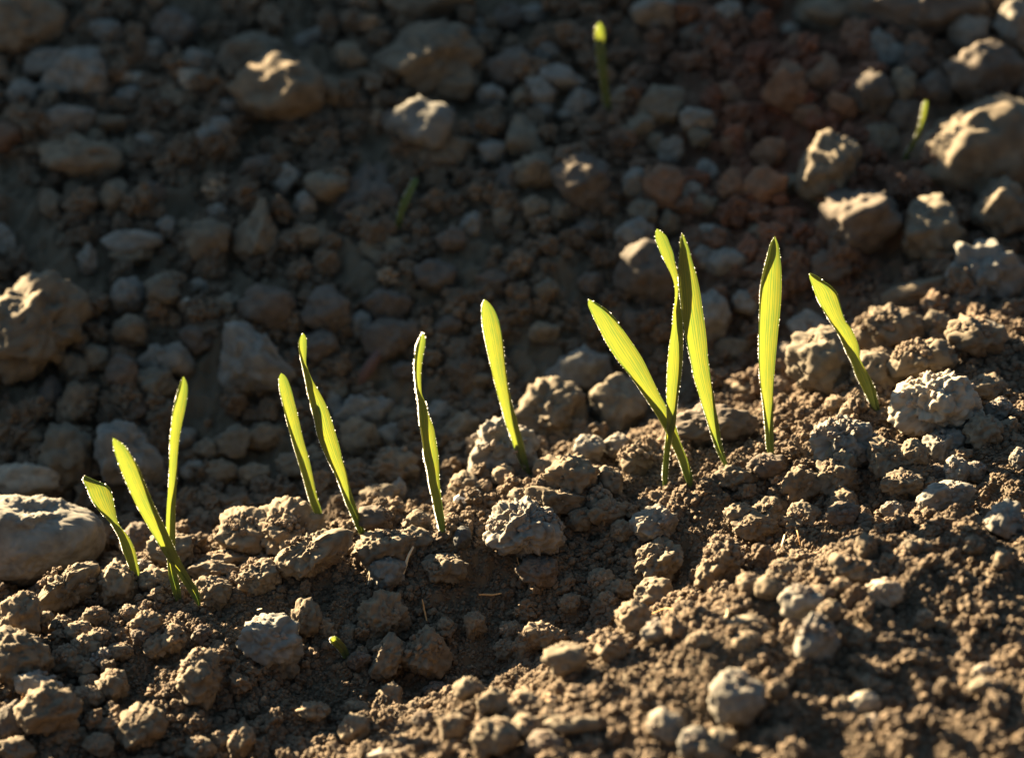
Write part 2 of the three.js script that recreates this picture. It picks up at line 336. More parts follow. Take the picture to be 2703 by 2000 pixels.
  ['r','g','clod',1158,1091,69,61,0,"small grey rounded clod upper left of the sun-outlined block"],
  ['l','g','clod',965,1083,133,93,0,"middling grey flat clod upper left of the shaded nubby clod"],
  ['r','b','clod',1062,1103,81,65,0,"middling brown rounded clod above the shaded nubby clod"],
  ['l','g','clod',1053,1147,133,69,5,"middling grey flat clod just above the shaded nubby clod"],
  ['f','b','clod',1223,1131,93,101,0,"middling brown angular clod just upper left of the sun-outlined block"],
  ['f','b','clod',1041,1220,97,97,0,"brown nubby clod left of the sun-outlined block, in shade"],
  ['r','g','clod',1558,1180,65,61,0,"small grey rounded clod just lower right of the sun-shouldered rock"],
  ['r','g','clod',1627,1176,52,57,0,"small grey rounded clod just upper left of the glowing-peaked clod"],
  ['p','b','clod',1679,1212,93,85,0,"small clod with a glowing peaked top between the middle rock and the crossing sprouts"],
  ['c','b','clod',1457,1240,81,65,0,"yellowish crumbling clod in full sun right beside the foot of the middle sprout"],
  ['c','b','clod',1514,1261,121,97,0,"middling brown crumbly clod just upper right of the flat-backed clod"],
  ['c','b','clod',1328,1257,44,48,0,"small brown crumbly clod just below the sun-outlined block"],
  ['c','b','clod',1227,1277,61,48,0,"small brown crumbly clod just above the white pebble"],
  ['f','b','clod',1611,1269,69,81,0,"middling brown angular clod just lower left of the glowing-peaked clod"],
  ['c','b','clod',1276,1289,36,36,0,"tiny brown crumbly clod just lower left of the sun-outlined block"],
  ['l','w','stone',1231,1312,57,30,-20,"flat white pebble shining among the crumbs in the middle of the row",null,-1],
  ['r','b','clod',1376,1311,52,40,0,"small brown rounded clod just above the domed rock"],
  ['f','b','clod',1469,1321,137,69,5,"flat-backed brown clod just above the domed rock"],
  ['c','b','clod',948,1152,97,81,0,"middling brown crumbly clod just upper left of the shaded nubby clod"],
  ['p','b','clod',1582,1317,61,65,0,"small brown peaked clod just right of the flat-backed clod"],
  ['r','b','clod',1183,1164,40,36,0,"tiny brown rounded clod left of the sun-outlined block"],
  ['c','b','clod',1179,1188,48,44,0,"small brown crumbly clod left of the sun-outlined block"],
  ['r','d','clod',1712,719,133,137,0,"middling dark rounded clod upper left of the upright grey clod"],
  ['r','d','clod',1679,857,89,65,0,"middling dark rounded clod upper right of the grey rounded block"],
  ['c','b','clod',1074,1240,48,44,0,"small brown crumbly clod just lower right of the shaded nubby clod"],
  ['f','b','clod',1005,1309,89,52,0,"middling brown angular clod just below the shaded nubby clod"],
  ['r','g','clod',1053,1297,36,52,0,"small grey rounded clod just below the shaded nubby clod"],
  ['r','d','clod',1562,748,57,48,0,"small dark rounded clod above the grey rounded block"],
  ['r','d','clod',1150,728,105,73,0,"middling dark rounded clod just lower right of the smooth rounded clod"],
  ['r','d','clod',1304,740,81,52,0,"middling dark rounded clod lower right of the wide flat clod"],
  ['r','d','clod',1070,978,52,48,0,"small dark rounded clod above the shaded nubby clod"],
  ['r','d','clod',1183,861,65,48,0,"small dark rounded clod upper left of the sun-shouldered rock"],
  ['r','b','clod',1247,1006,81,44,0,"middling brown rounded clod upper left of the sun-outlined block"],
  ['r','b','clod',1441,877,73,52,0,"middling brown rounded clod above the sun-shouldered rock"],
  ['f','g','clod',2590,728,258,170,0,"pale craggy rock near the right edge, sunlit down its left side",[-105,16,-77,-48,-61,-89,-28,-81,20,-93,81,-48,117,-36,117,32,73,61,0,81,-61,77,-93,52]],
  ['l','b','clod',2425,768,162,69,-15,"flat sunlit clod touching the lower left of the pale craggy rock"],
  ['c','b','clod',2344,869,186,121,-5,"humped double clod with sunlit back behind the right end sprout",[-93,0,-44,-48,0,-61,65,-40,93,-12,81,44,24,65,-36,57,-81,44]],
  ['c','b','clod',2441,946,178,105,-10,"long ribbed clod in half sun above the bright crusted slab",[-93,12,-65,-28,-8,-36,40,-52,73,-20,89,20,57,44,-16,48,-81,44]],
  ['c','b','clod',2473,861,65,73,0,"middling brown crumbly clod just above the long ribbed clod"],
  ['c','b','clod',2320,982,113,81,0,"middling brown crumbly clod just below the humped double clod"],
  ['c','b','clod',2332,940,65,36,0,"small brown crumbly clod just left of the long ribbed clod"],
  ['f','b','clod',2179,958,162,170,-25,"wide clod with sunny upper face left of the right end sprout's bend"],
  ['f','g','clod',2138,865,93,81,0,"middling grey angular clod just upper left of the sunny-faced clod"],
  ['r','g','clod',1876,841,81,125,10,"upright grey clod behind the tall sprout pair, in shade"],
  ['f','p','clod',2473,1067,242,178,-5,"big crusted slab-like clod, the palest and brightest on the right",[-117,-12,-85,-57,-24,-77,24,-85,77,-61,117,-12,121,44,77,77,-4,85,-85,73,-117,36],-4],
  ['f','g','clod',2227,1164,182,137,0,"square boulder with a flat sunlit top below the right end sprout",[-89,-8,-52,-44,4,-61,61,-48,81,-16,93,28,52,65,-20,69,-69,61,-81,20],-2],
  ['f','b','clod',2340,1212,93,97,10,"middling brown angular clod just lower right of the flat-topped boulder"],
  ['f','g','clod',2489,1180,97,85,-15,"middling grey angular clod just below the bright crusted slab"],
  ['c','b','clod',2413,1204,65,73,0,"middling brown crumbly clod just lower left of the bright crusted slab"],
  ['c','b','clod',2215,1248,89,105,0,"crumbly upright clod in front of the flat-topped boulder"],
  ['f','g','clod',2526,1244,57,69,0,"small grey angular clod just above the tilted oval clod"],
  ['r','d','clod',2473,1252,48,44,0,"small dark rounded clod just upper left of the tilted oval clod"],
  ['r','g','clod',2578,1244,44,44,0,"tiny grey rounded clod just upper right of the tilted oval clod"],
  ['f','b','clod',2114,1277,81,93,0,"middling brown angular clod just left of the crumbly upright clod"],
  ['f','b','clod',2231,1321,61,52,0,"small brown angular clod just below the crumbly upright clod"],
  ['f','g','clod',2502,1309,125,69,-15,"flat oval stone-like clod tilted to the left, lower right of the crusted slab"],
  ['f','g','clod',2643,1083,61,61,0,"small grey angular clod just right of the bright crusted slab"],
  ['r','d','clod',1880,1123,174,93,0,"long low grey clod lying behind the tall sprout pair's feet"],
  ['r','d','clod',2082,946,69,69,0,"small dark rounded clod just left of the sunny-faced clod"],
  ['c','b','clod',1973,1030,81,44,0,"middling brown crumbly clod just upper right of the long low clod"],
  ['c','b','clod',2255,1083,61,40,0,"small brown crumbly clod just above the flat-topped boulder"],
  ['f','b','clod',2663,1135,69,48,-40,"small brown angular clod right of the bright crusted slab"],
  ['c','b','clod',2598,1143,81,81,0,"middling brown crumbly clod just lower right of the bright crusted slab"],
  ['c','b','clod',2384,1277,85,61,0,"middling brown crumbly clod just left of the tilted oval clod"],
  ['c','b','clod',2606,1026,89,61,0,"middling brown crumbly clod just right of the bright crusted slab"],
  ['c','b','clod',2570,885,133,89,0,"sunlit crumb cluster above the long ribbed clod"],
  ['c','b','clod',1932,1265,85,57,0,"middling brown crumbly clod just below the long low clod"],
  ['r','g','clod',2691,1212,40,52,0,"small grey rounded clod above the half-cut right rock"],
  ['c','d','clod',2021,1228,81,48,0,"middling dark crumbly clod lower right of the long low clod"],
  ['r','g','clod',2615,881,81,61,0,"middling grey rounded clod just right of the sunlit crumb cluster"],
  ['c','b','clod',2207,1067,44,36,0,"tiny brown crumbly clod just below the sunny-faced clod"],
  ['r','g','clod',1916,691,97,73,0,"middling grey rounded clod above the upright grey clod"],
  ['r','g','clod',1851,683,73,57,0,"middling grey rounded clod left of the dark tilted clod"],
  ['r','d','clod',2187,707,97,73,0,"middling dark rounded clod just lower left of the dark tilted clod"],
  ['r','g','clod',1973,800,73,61,0,"middling grey rounded clod just upper right of the upright grey clod"],
  ['l','b','clod',1944,917,89,61,0,"middling brown flat clod just lower right of the upright grey clod"],
  ['c','d','clod',2053,1030,61,52,0,"small dark crumbly clod lower left of the sunny-faced clod"],
  ['r','g','stone',93,1410,347,258,0,"large smooth sandy stone at the left edge behind the front clods",[-166,-24,-117,-97,-20,-103,61,-93,133,-61,182,-28,186,24,149,73,77,113,-32,141,-133,125]],
  ['f','b','clod',178,1547,170,109,-35,"slanting oblong clod with a sunlit back in front of the smooth sandy stone",[-77,28,-48,-8,8,-48,52,-67,81,-52,81,-24,57,24,4,57,-52,73,-73,57]],
  ['f','b','clod',311,1547,109,125,0,"squarish brown clod at the left end of the sprout row, below the bent sprout"],
  ['f','b','clod',57,1624,101,129,10,"flat upright clod at the left edge under the slanting oblong clod"],
  ['r','b','clod',105,1640,57,40,-20,"small brown rounded clod just right of the flat upright clod"],
  ['f','b','clod',162,1652,48,52,0,"small brown angular clod just below the slanting oblong clod"],
  ['c','b','clod',210,1668,65,48,0,"small brown crumbly clod just below the slanting oblong clod"],
  ['r','b','clod',250,1624,52,40,0,"small brown rounded clod just lower right of the slanting oblong clod"],
  ['c','b','clod',226,1709,61,61,0,"small brown crumbly clod right of the rough left edge clod"],
  ['c','b','clod',262,1684,52,44,0,"small brown crumbly clod lower right of the slanting oblong clod"],
  ['c','b','clod',174,1741,69,69,0,"small brown crumbly clod above the nodular clod"],
  ['f','g','clod',264,1737,61,44,-35,"small grey angular clod upper right of the nodular clod"],
  ['c','b','clod',218,1765,52,44,0,"small brown crumbly clod upper right of the nodular clod"],
  ['c','b','clod',44,1733,141,121,0,"rough clod half cut off by the left edge, below the flat upright clod"],
  ['l','g','clod',109,1809,113,69,15,"middling grey flat clod just above the nodular clod"],
  ['c','b','clod',131,1874,149,121,0,"bulky nodular clod in the lower left, studded with crumbs"],
  ['c','b','clod',236,1803,52,40,0,"small brown crumbly clod upper left of the half-buried clod"],
  ['c','b','clod',299,1805,61,69,0,"small brown crumbly clod right of the nodular clod"],
  ['c','b','clod',315,1721,65,40,0,"small brown crumbly clod below the squarish brown clod"],
  ['c','b','clod',388,1644,65,57,0,"small brown crumbly clod lower right of the squarish brown clod"],
  ['c','d','clod',380,1676,57,48,-35,"small dark crumbly clod lower right of the squarish brown clod"],
  ['f','b','clod',460,1688,52,77,0,"middling brown angular clod just upper left of the tall smooth clod"],
  ['c','b','clod',412,1704,48,57,0,"small brown crumbly clod upper left of the tall smooth clod"],
  ['f','d','clod',533,1676,44,48,0,"small dark angular clod just above the tall smooth clod"],
  ['f','b','clod',529,1789,109,157,5,"tall upright clod with smooth dark face in the lower left",[-24,-65,12,-81,40,-65,52,-20,48,36,24,77,-16,73,-48,52,-59,0,-48,-44]],
  ['r','g','clod',715,1688,153,113,15,"pale domed clod with a sunny back left of the tiny green shoot"],
  ['r','b','clod',747,1745,77,77,0,"middling brown rounded clod just lower right of the pale domed clod"],
  ['c','b','clod',561,1563,77,69,0,"middling brown crumbly clod lower right of the low crossing clod"],
  ['c','b','clod',686,1527,89,77,0,"middling brown crumbly clod just lower left of the loaf-shaped clod"],
  ['c','b','clod',759,1410,149,145,0,"knotty clod leaning against the oblong clod at a sprout's foot",null,9],
  ['r','b','clod',824,1462,194,97,-22,"smooth oblong loaf-shaped clod, tilted, between the left and middle sprouts",[-101,28,-81,-8,-16,-44,48,-65,93,-69,105,-28,77,4,16,48,-32,65,-77,52],-4],
  ['f','b','clod',646,1410,137,125,0,"angular half-lit clod left of the knotty clod"],
  ['c','b','clod',598,1478,121,44,0,"middling brown crumbly clod just lower left of the angular half-lit clod"],
  ['f','b','clod',448,1458,121,93,0,"low clod with a sunlit top behind the crossing of the two left sprouts"],
  ['c','d','clod',363,1430,69,81,0,"middling dark crumbly clod just left of the low crossing clod"],
  ['f','b','clod',416,1531,85,61,0,"middling brown angular clod just lower left of the low crossing clod"],
  ['c','b','clod',557,1507,109,44,0,"middling brown crumbly clod lower left of the knotty clod"],
  ['f','b','clod',860,1664,48,69,0,"small brown angular clod right of the pale domed clod",null,4],
  ['c','b','clod',832,1878,73,44,0,"middling brown crumbly clod lower right of the pale domed clod"],
  ['f','b','clod',638,1955,57,81,15,"middling brown angular clod lower right of the tall smooth clod"],
  ['f','b','clod',529,1979,69,61,20,"small brown angular clod right of the half-buried clod"],
  ['r','b','clod',581,1955,44,48,0,"small brown rounded clod below the tall smooth clod"],
  ['c','d','clod',28,1906,69,89,0,"middling dark crumbly clod just left of the nodular clod"],
  ['c','b','clod',178,1943,81,48,0,"middling brown crumbly clod just lower right of the nodular clod"],
  ['c','b','clod',40,1979,85,57,0,"middling brown crumbly clod just lower left of the nodular clod"],
  ['c','b','clod',376,1923,97,121,20,"dark half-buried clod at the bottom edge, lower left"],
  ['c','b','clod',262,1967,65,57,0,"small brown crumbly clod left of the half-buried clod"],
  ['c','b','clod',343,1620,40,36,0,"tiny brown crumbly clod lower left of the low crossing clod"],
  ['c','b','clod',234,1838,65,48,0,"small brown crumbly clod lower right of the rough left edge clod"],
  ['c','b','clod',808,1632,61,73,0,"middling brown crumbly clod just upper right of the pale domed clod"],
  ['r','g','clod',376,1495,44,32,0,"tiny grey rounded clod just upper right of the squarish brown clod"],
  ['r','g','clod',242,1470,36,40,0,"tiny grey rounded clod just right of the smooth sandy stone"],
  ['c','g','clod',1385,1398,210,137,0,"domed rock crusted with crumbs in the front middle",[-101,16,-89,-28,-61,-73,0,-77,52,-52,89,-20,109,24,81,57,-20,61,-89,44]],
  ['c','b','clod',1372,1377,48,61,0,"small brown crumbly clod just upper left of the domed rock"],
  ['f','g','clod',1736,1390,109,93,0,"middling grey angular clod upper left of the tall crumb-covered hump"],
  ['c','b','clod',1740,1482,105,97,0,"middling brown crumbly clod just above the right round clod"],
  ['r','b','clod',1724,1571,89,77,-15,"round knobbly clod in sun, right one of a pair in the front hollow"],
  ['r','b','clod',1671,1632,77,73,0,"round bright-topped clod, left one of a pair in the front hollow"],
  ['f','g','clod',1736,1666,77,57,-20,"middling grey angular clod just lower right of the left round clod"],
  ['p','b','clod',1615,1709,81,73,0,"middling brown peaked clod just lower left of the left round clod"],
  ['f','b','clod',1429,1682,93,73,0,"sunlit angular clod at the edge of the dark front hollow"],
  ['f','b','clod',1378,1713,57,61,0,"small brown angular clod just lower left of the sunlit angular clod"],
  ['c','b','clod',1251,1646,44,57,0,"small brown crumbly clod upper right of the right dark egg clod"],
  ['r','b','clod',1175,1654,36,44,0,"tiny brown rounded clod just upper right of the right dark egg clod"],
  ['f','b','clod',1120,1729,109,129,0,"big dark egg-shaped clod with lit crown, right one of two in the front hollow"],
  ['f','b','clod',1021,1745,93,117,25,"dark egg-shaped clod, left one of two right of the tiny green shoot"],
  ['c','b','clod',1015,1630,97,113,0,"crumb-topped blocky clod above the two dark egg-shaped clods"],
  ['f','b','clod',920,1680,52,69,0,"small brown angular clod just lower left of the crumb-topped block",null,5],
  ['c','g','clod',1021,1507,77,69,0,"middling grey crumbly clod above the crumb-topped block"],
  ['c','b','clod',1171,1499,89,65,0,"middling brown crumbly clod just lower left of the black pebble"],
  ['c','b','clod',1013,1446,133,89,-15,"middling brown crumbly clod right of the loaf-shaped clod"],
  ['f','d','clod',989,1369,81,65,0,"middling dark angular clod upper right of the loaf-shaped clod"],
  ['c','b','clod',1102,1381,57,57,0,"small brown crumbly clod left of the black pebble"],
  ['r','k','stone',1223,1420,44,52,0,"small black pebble left of the domed rock, beside a sprout's foot"],
  ['r','r','clod',1062,1474,32,36,0,"tiny reddish rounded clod above the crumb-topped block"],
  ['c','b','clod',1102,1422,77,48,0,"middling brown crumbly clod lower left of the white pebble"],
  ['c','d','clod',1425,1507,93,69,0,"middling dark crumbly clod just below the domed rock"],
  ['c','b','clod',1582,1539,57,57,0,"small brown crumbly clod upper left of the left round clod"],
  ['c','b','clod',1635,1559,57,48,0,"small brown crumbly clod just left of the right round clod"],
  ['l','b','clod',1687,1527,69,36,15,"small brown flat clod just upper left of the right round clod"],
  ['r','b','clod',1494,1741,101,77,5,"middling brown rounded clod just lower right of the sunlit angular clod"],
  ['f','b','clod',1336,1713,52,48,0,"small brown angular clod left of the sunlit angular clod"],
  ['r','b','clod',1380,1858,69,61,0,"round sunlit clod near the bottom, ringed by shade"],
  ['c','b','clod',1300,1854,65,57,0,"small brown crumbly clod just above the bottom middle clod"],
  ['r','b','clod',1308,1943,105,89,0,"large rounded blurred clod at the bottom middle"],
  ['r','b','clod',1391,1918,69,61,0,"small brown rounded clod just below the ringed sunlit clod"],
  ['r','b','clod',1457,1894,57,40,0,"small brown rounded clod just lower right of the ringed sunlit clod"],
  ['l','b','clod',1514,1910,113,52,0,"middling brown flat clod right of the ringed sunlit clod"],
  ['r','g','clod',1756,1918,81,77,0,"middling grey rounded clod lower left of the dark-fronted stone"],
  ['r','b','clod',936,1923,77,69,-20,"middling brown rounded clod lower left of the left dark egg clod"],
  ['l','p','clod',1033,1995,109,36,0,"middling pale flat clod below the left dark egg clod"],
  ['r','b','clod',1191,1914,57,57,0,"small brown rounded clod left of the bottom middle clod"],
  ['f','b','clod',1033,1834,57,57,0,"small brown angular clod just below the left dark egg clod"],
  ['c','b','clod',1239,1822,69,57,0,"small brown crumbly clod lower right of the right dark egg clod"],
  ['r','b','clod',1530,1371,52,52,0,"small brown rounded clod just lower right of the flat-backed clod"],
  ['c','b','clod',1643,1402,48,48,0,"small brown crumbly clod lower right of the flat-backed clod"],
  ['c','b','clod',1603,1349,77,61,0,"middling brown crumbly clod right of the flat-backed clod"],
  ['r','b','clod',940,1870,57,36,0,"small brown rounded clod lower left of the right dark egg clod"],
  ['f','b','clod',1603,1587,44,44,0,"tiny brown angular clod just upper left of the left round clod"],
  ['c','b','clod',1506,1591,44,40,0,"tiny brown crumbly clod upper right of the sunlit angular clod"],
  ['r','d','clod',1441,1967,81,69,0,"middling dark rounded clod right of the bottom middle clod"],
  ['c','b','clod',1348,1668,52,44,0,"small brown crumbly clod just left of the sunlit angular clod"],
  ['r','d','clod',948,1745,52,44,0,"small dark rounded clod just left of the left dark egg clod"],
  ['r','d','clod',1150,1818,48,36,0,"small dark rounded clod just below the right dark egg clod"],
  ['r','d','clod',1118,1898,48,40,0,"small dark rounded clod lower right of the left dark egg clod"],
  ['f','b','clod',2033,1353,81,65,0,"middling brown angular clod upper right of the tall crumb-covered hump"],
  ['f','b','clod',2114,1373,89,73,0,"middling brown angular clod lower left of the crumbly upright clod"],
  ['c','b','clod',1956,1357,61,52,0,"small brown crumbly clod above the tall crumb-covered hump"],
  ['c','b','clod',1997,1390,93,57,0,"middling brown crumbly clod just upper right of the tall crumb-covered hump"],
  ['c','b','clod',1908,1486,113,153,-10,"tall crumb-covered hump right of the dark hollow, lit from its left",[-61,8,-32,-40,-12,-69,16,-48,36,-4,40,36,16,73,-32,77,-65,57]],
  ['f','b','clod',2239,1503,89,77,0,"rounded block with lit crown standing over a dark hole, lower right"],
  ['f','b','clod',2286,1446,52,61,0,"small brown angular clod just upper right of the block over the hole"],
  ['r','p','clod',2332,1563,93,65,-10,"pale buff smooth clod beside the dark hole, lower right"],
  ['r','g','clod',2114,1587,97,89,0,"middling grey rounded clod just upper left of the tooth-like stone"],
  ['f','b','clod',2041,1551,77,69,0,"middling brown angular clod lower right of the tall crumb-covered hump"],
  ['p','g','clod',2154,1680,105,117,0,"pale pointed stone like a tooth in the lower right"],
  ['r','g','clod',1944,1838,117,121,0,"large smooth blurred stone with dark front, near the bottom right of centre"],
  ['r','p','clod',2283,1862,69,57,0,"small pale rounded clod lower right of the tooth-like stone"],
  ['f','g','clod',2659,1381,101,97,0,"grey-fronted rock half cut by the right edge, sunlit crown"],
  ['f','b','clod',2574,1440,57,44,0,"small brown angular clod just lower left of the half-cut right rock"],
  ['f','b','clod',2647,1482,44,57,0,"small brown angular clod just below the half-cut right rock"],
  ['c','b','clod',2401,1454,48,44,0,"small brown crumbly clod upper right of the pale buff clod"],
  ['f','b','clod',2437,1446,44,36,0,"tiny brown angular clod lower left of the tilted oval clod"],
  ['c','b','clod',1977,1543,52,52,0,"small brown crumbly clod just lower right of the tall crumb-covered hump"],
  ['c','b','clod',2069,1503,65,48,0,"small brown crumbly clod right of the tall crumb-covered hump"],
  ['c','b','clod',2174,1571,52,40,0,"small brown crumbly clod just lower left of the block over the hole"],
  ['c','b','clod',2223,1551,44,48,0,"small brown crumbly clod just below the block over the hole"],
  ['r','b','clod',2094,1656,48,40,0,"small brown rounded clod just left of the tooth-like stone"],
  ['c','b','clod',2191,1616,52,48,0,"small brown crumbly clod just upper right of the tooth-like stone"],
  ['c','b','clod',1985,1652,89,44,0,"middling brown crumbly clod left of the tooth-like stone"],
  ['f','b','clod',2441,1636,48,44,0,"small brown angular clod lower right of the pale buff clod"],
  ['r','b','clod',2441,1737,52,40,0,"small brown rounded clod lower right of the pale buff clod"],
  ['r','b','clod',2611,1813,77,48,0,"middling brown rounded clod below the half-cut right rock"],
  ['r','p','clod',2598,1773,48,36,0,"small pale rounded clod lower right of the pale buff clod"],
  ['c','b','clod',1851,1692,52,48,0,"small brown crumbly clod upper left of the dark-fronted stone"],
  ['r','g','clod',1831,1963,69,69,0,"small grey rounded clod lower right of the left round clod"],
  ['r','p','clod',2300,1910,65,40,0,"small pale rounded clod right of the dark-fronted stone"],
  ['c','b','clod',1904,1959,69,57,0,"small brown crumbly clod below the dark-fronted stone"],
  ['r','b','clod',2223,1862,40,36,0,"tiny brown rounded clod below the tooth-like stone"],
  ['r','b','clod',2300,1805,52,36,0,"small brown rounded clod lower right of the tooth-like stone"],
  ['c','b','clod',1973,1696,57,48,0,"small brown crumbly clod above the dark-fronted stone"],
  ['r','b','clod',2489,1652,44,40,0,"tiny brown rounded clod lower right of the block over the hole"],
  ['c','d','clod',2227,1357,73,52,0,"middling dark crumbly clod just below the crumbly upright clod"],
  ['f','g','clod',2356,1349,44,44,0,"tiny grey angular clod left of the tilted oval clod"],
  ['r','b','clod',1876,1987,81,52,20,"middling brown rounded clod lower left of the dark-fronted stone"],
  ['r','b','clod',2053,1818,40,40,0,"tiny brown rounded clod right of the dark-fronted stone"],
];

// ---------------------------------------------------------------- ground
{
  const steps = (from, to, fineFrom, fineTo, step, far) => {
    const v = []; for (let t = fineFrom; t <= fineTo; t += step) v.push(t);
    let s = step, t = fineFrom; const lo = []; while (t > from) { s *= s < 0.012 ? 1.07 : 1.3; t -= s; lo.push(t); }
    s = step; t = v[v.length - 1]; while (t < to) { s *= s < 0.012 ? 1.07 : 1.3; t += s; v.push(t); }
    return [...lo.reverse(), ...v];
  };
  const xs = steps(-60, 60, -0.165, 0.165, 0.00072), zs = steps(-60, 20, -0.25, 0.17, 0.00080);
  const nx = xs.length, nz = zs.length, pos = new Float32Array(nx * nz * 3), col = new Float32Array(nx * nz * 3), c = [0, 0, 0], idx = new Uint32Array((nx - 1) * (nz - 1) * 6);
  let o = 0;
  for (let j = 0; j < nz; j++) for (let i = 0; i < nx; i++) {
    const x = xs[i], z = zs[j], y = ground(x, z);
    pos[o] = x; pos[o + 1] = y; pos[o + 2] = z; soilColor(x, y, z, c); for (let q = 0; q < 3; q++) col[o + q] = c[q]; o += 3;
  }
  o = 0;
  for (let j = 0; j < nz - 1; j++) for (let i = 0; i < nx - 1; i++) { const a = j * nx + i, b = a + 1, e = a + nx, f = e + 1; idx.set([a, e, b, b, e, f], o); o += 6; }
  const g = new THREE.BufferGeometry();
  g.setAttribute('position', new THREE.BufferAttribute(pos, 3)); g.setAttribute('color', new THREE.BufferAttribute(col, 3)); g.setIndex(new THREE.BufferAttribute(idx, 1)); g.computeVertexNormals();
  tag(add(new THREE.Mesh(g, soilMat), 'ground'), 'brown ploughed soil that climbs to the right and rises behind a furrow', 'soil', null, 'structure');
}

// ---------------------------------------------------------------- clods and stones
const balls = new Map();
function ball(n) {
  if (!balls.has(n)) { const g = new THREE.IcosahedronGeometry(1, n); g.deleteAttribute('uv'); g.deleteAttribute('normal'); balls.set(n, mergeVertices(g, 1e-5)); }
  return balls.get(n);
}
function facets(r, shape) {
  const list = [], n = { f: 12, p: 12, c: 10, l: 9, r: 10 }[shape] ?? 8, cut = { f: 0.58, p: 0.62, c: 0.70, l: 0.66, r: 0.66 }[shape] ?? 0.8;
  for (let i = 0; i < n; i++) { const y = 1 - 2 * (i + 0.5) / n, a = i * 2.4 + r() * 1.4, s = Math.sqrt(1 - y * y); list.push([s * Math.cos(a) + 0.3 * (r() - 0.5), y + 0.3 * (r() - 0.5), s * Math.sin(a) + 0.3 * (r() - 0.5), cut + (1 - cut) * r()]); }
  if (shape === 'l') list.push([0.1, 1, 0, 0.62]);
  return list;
}
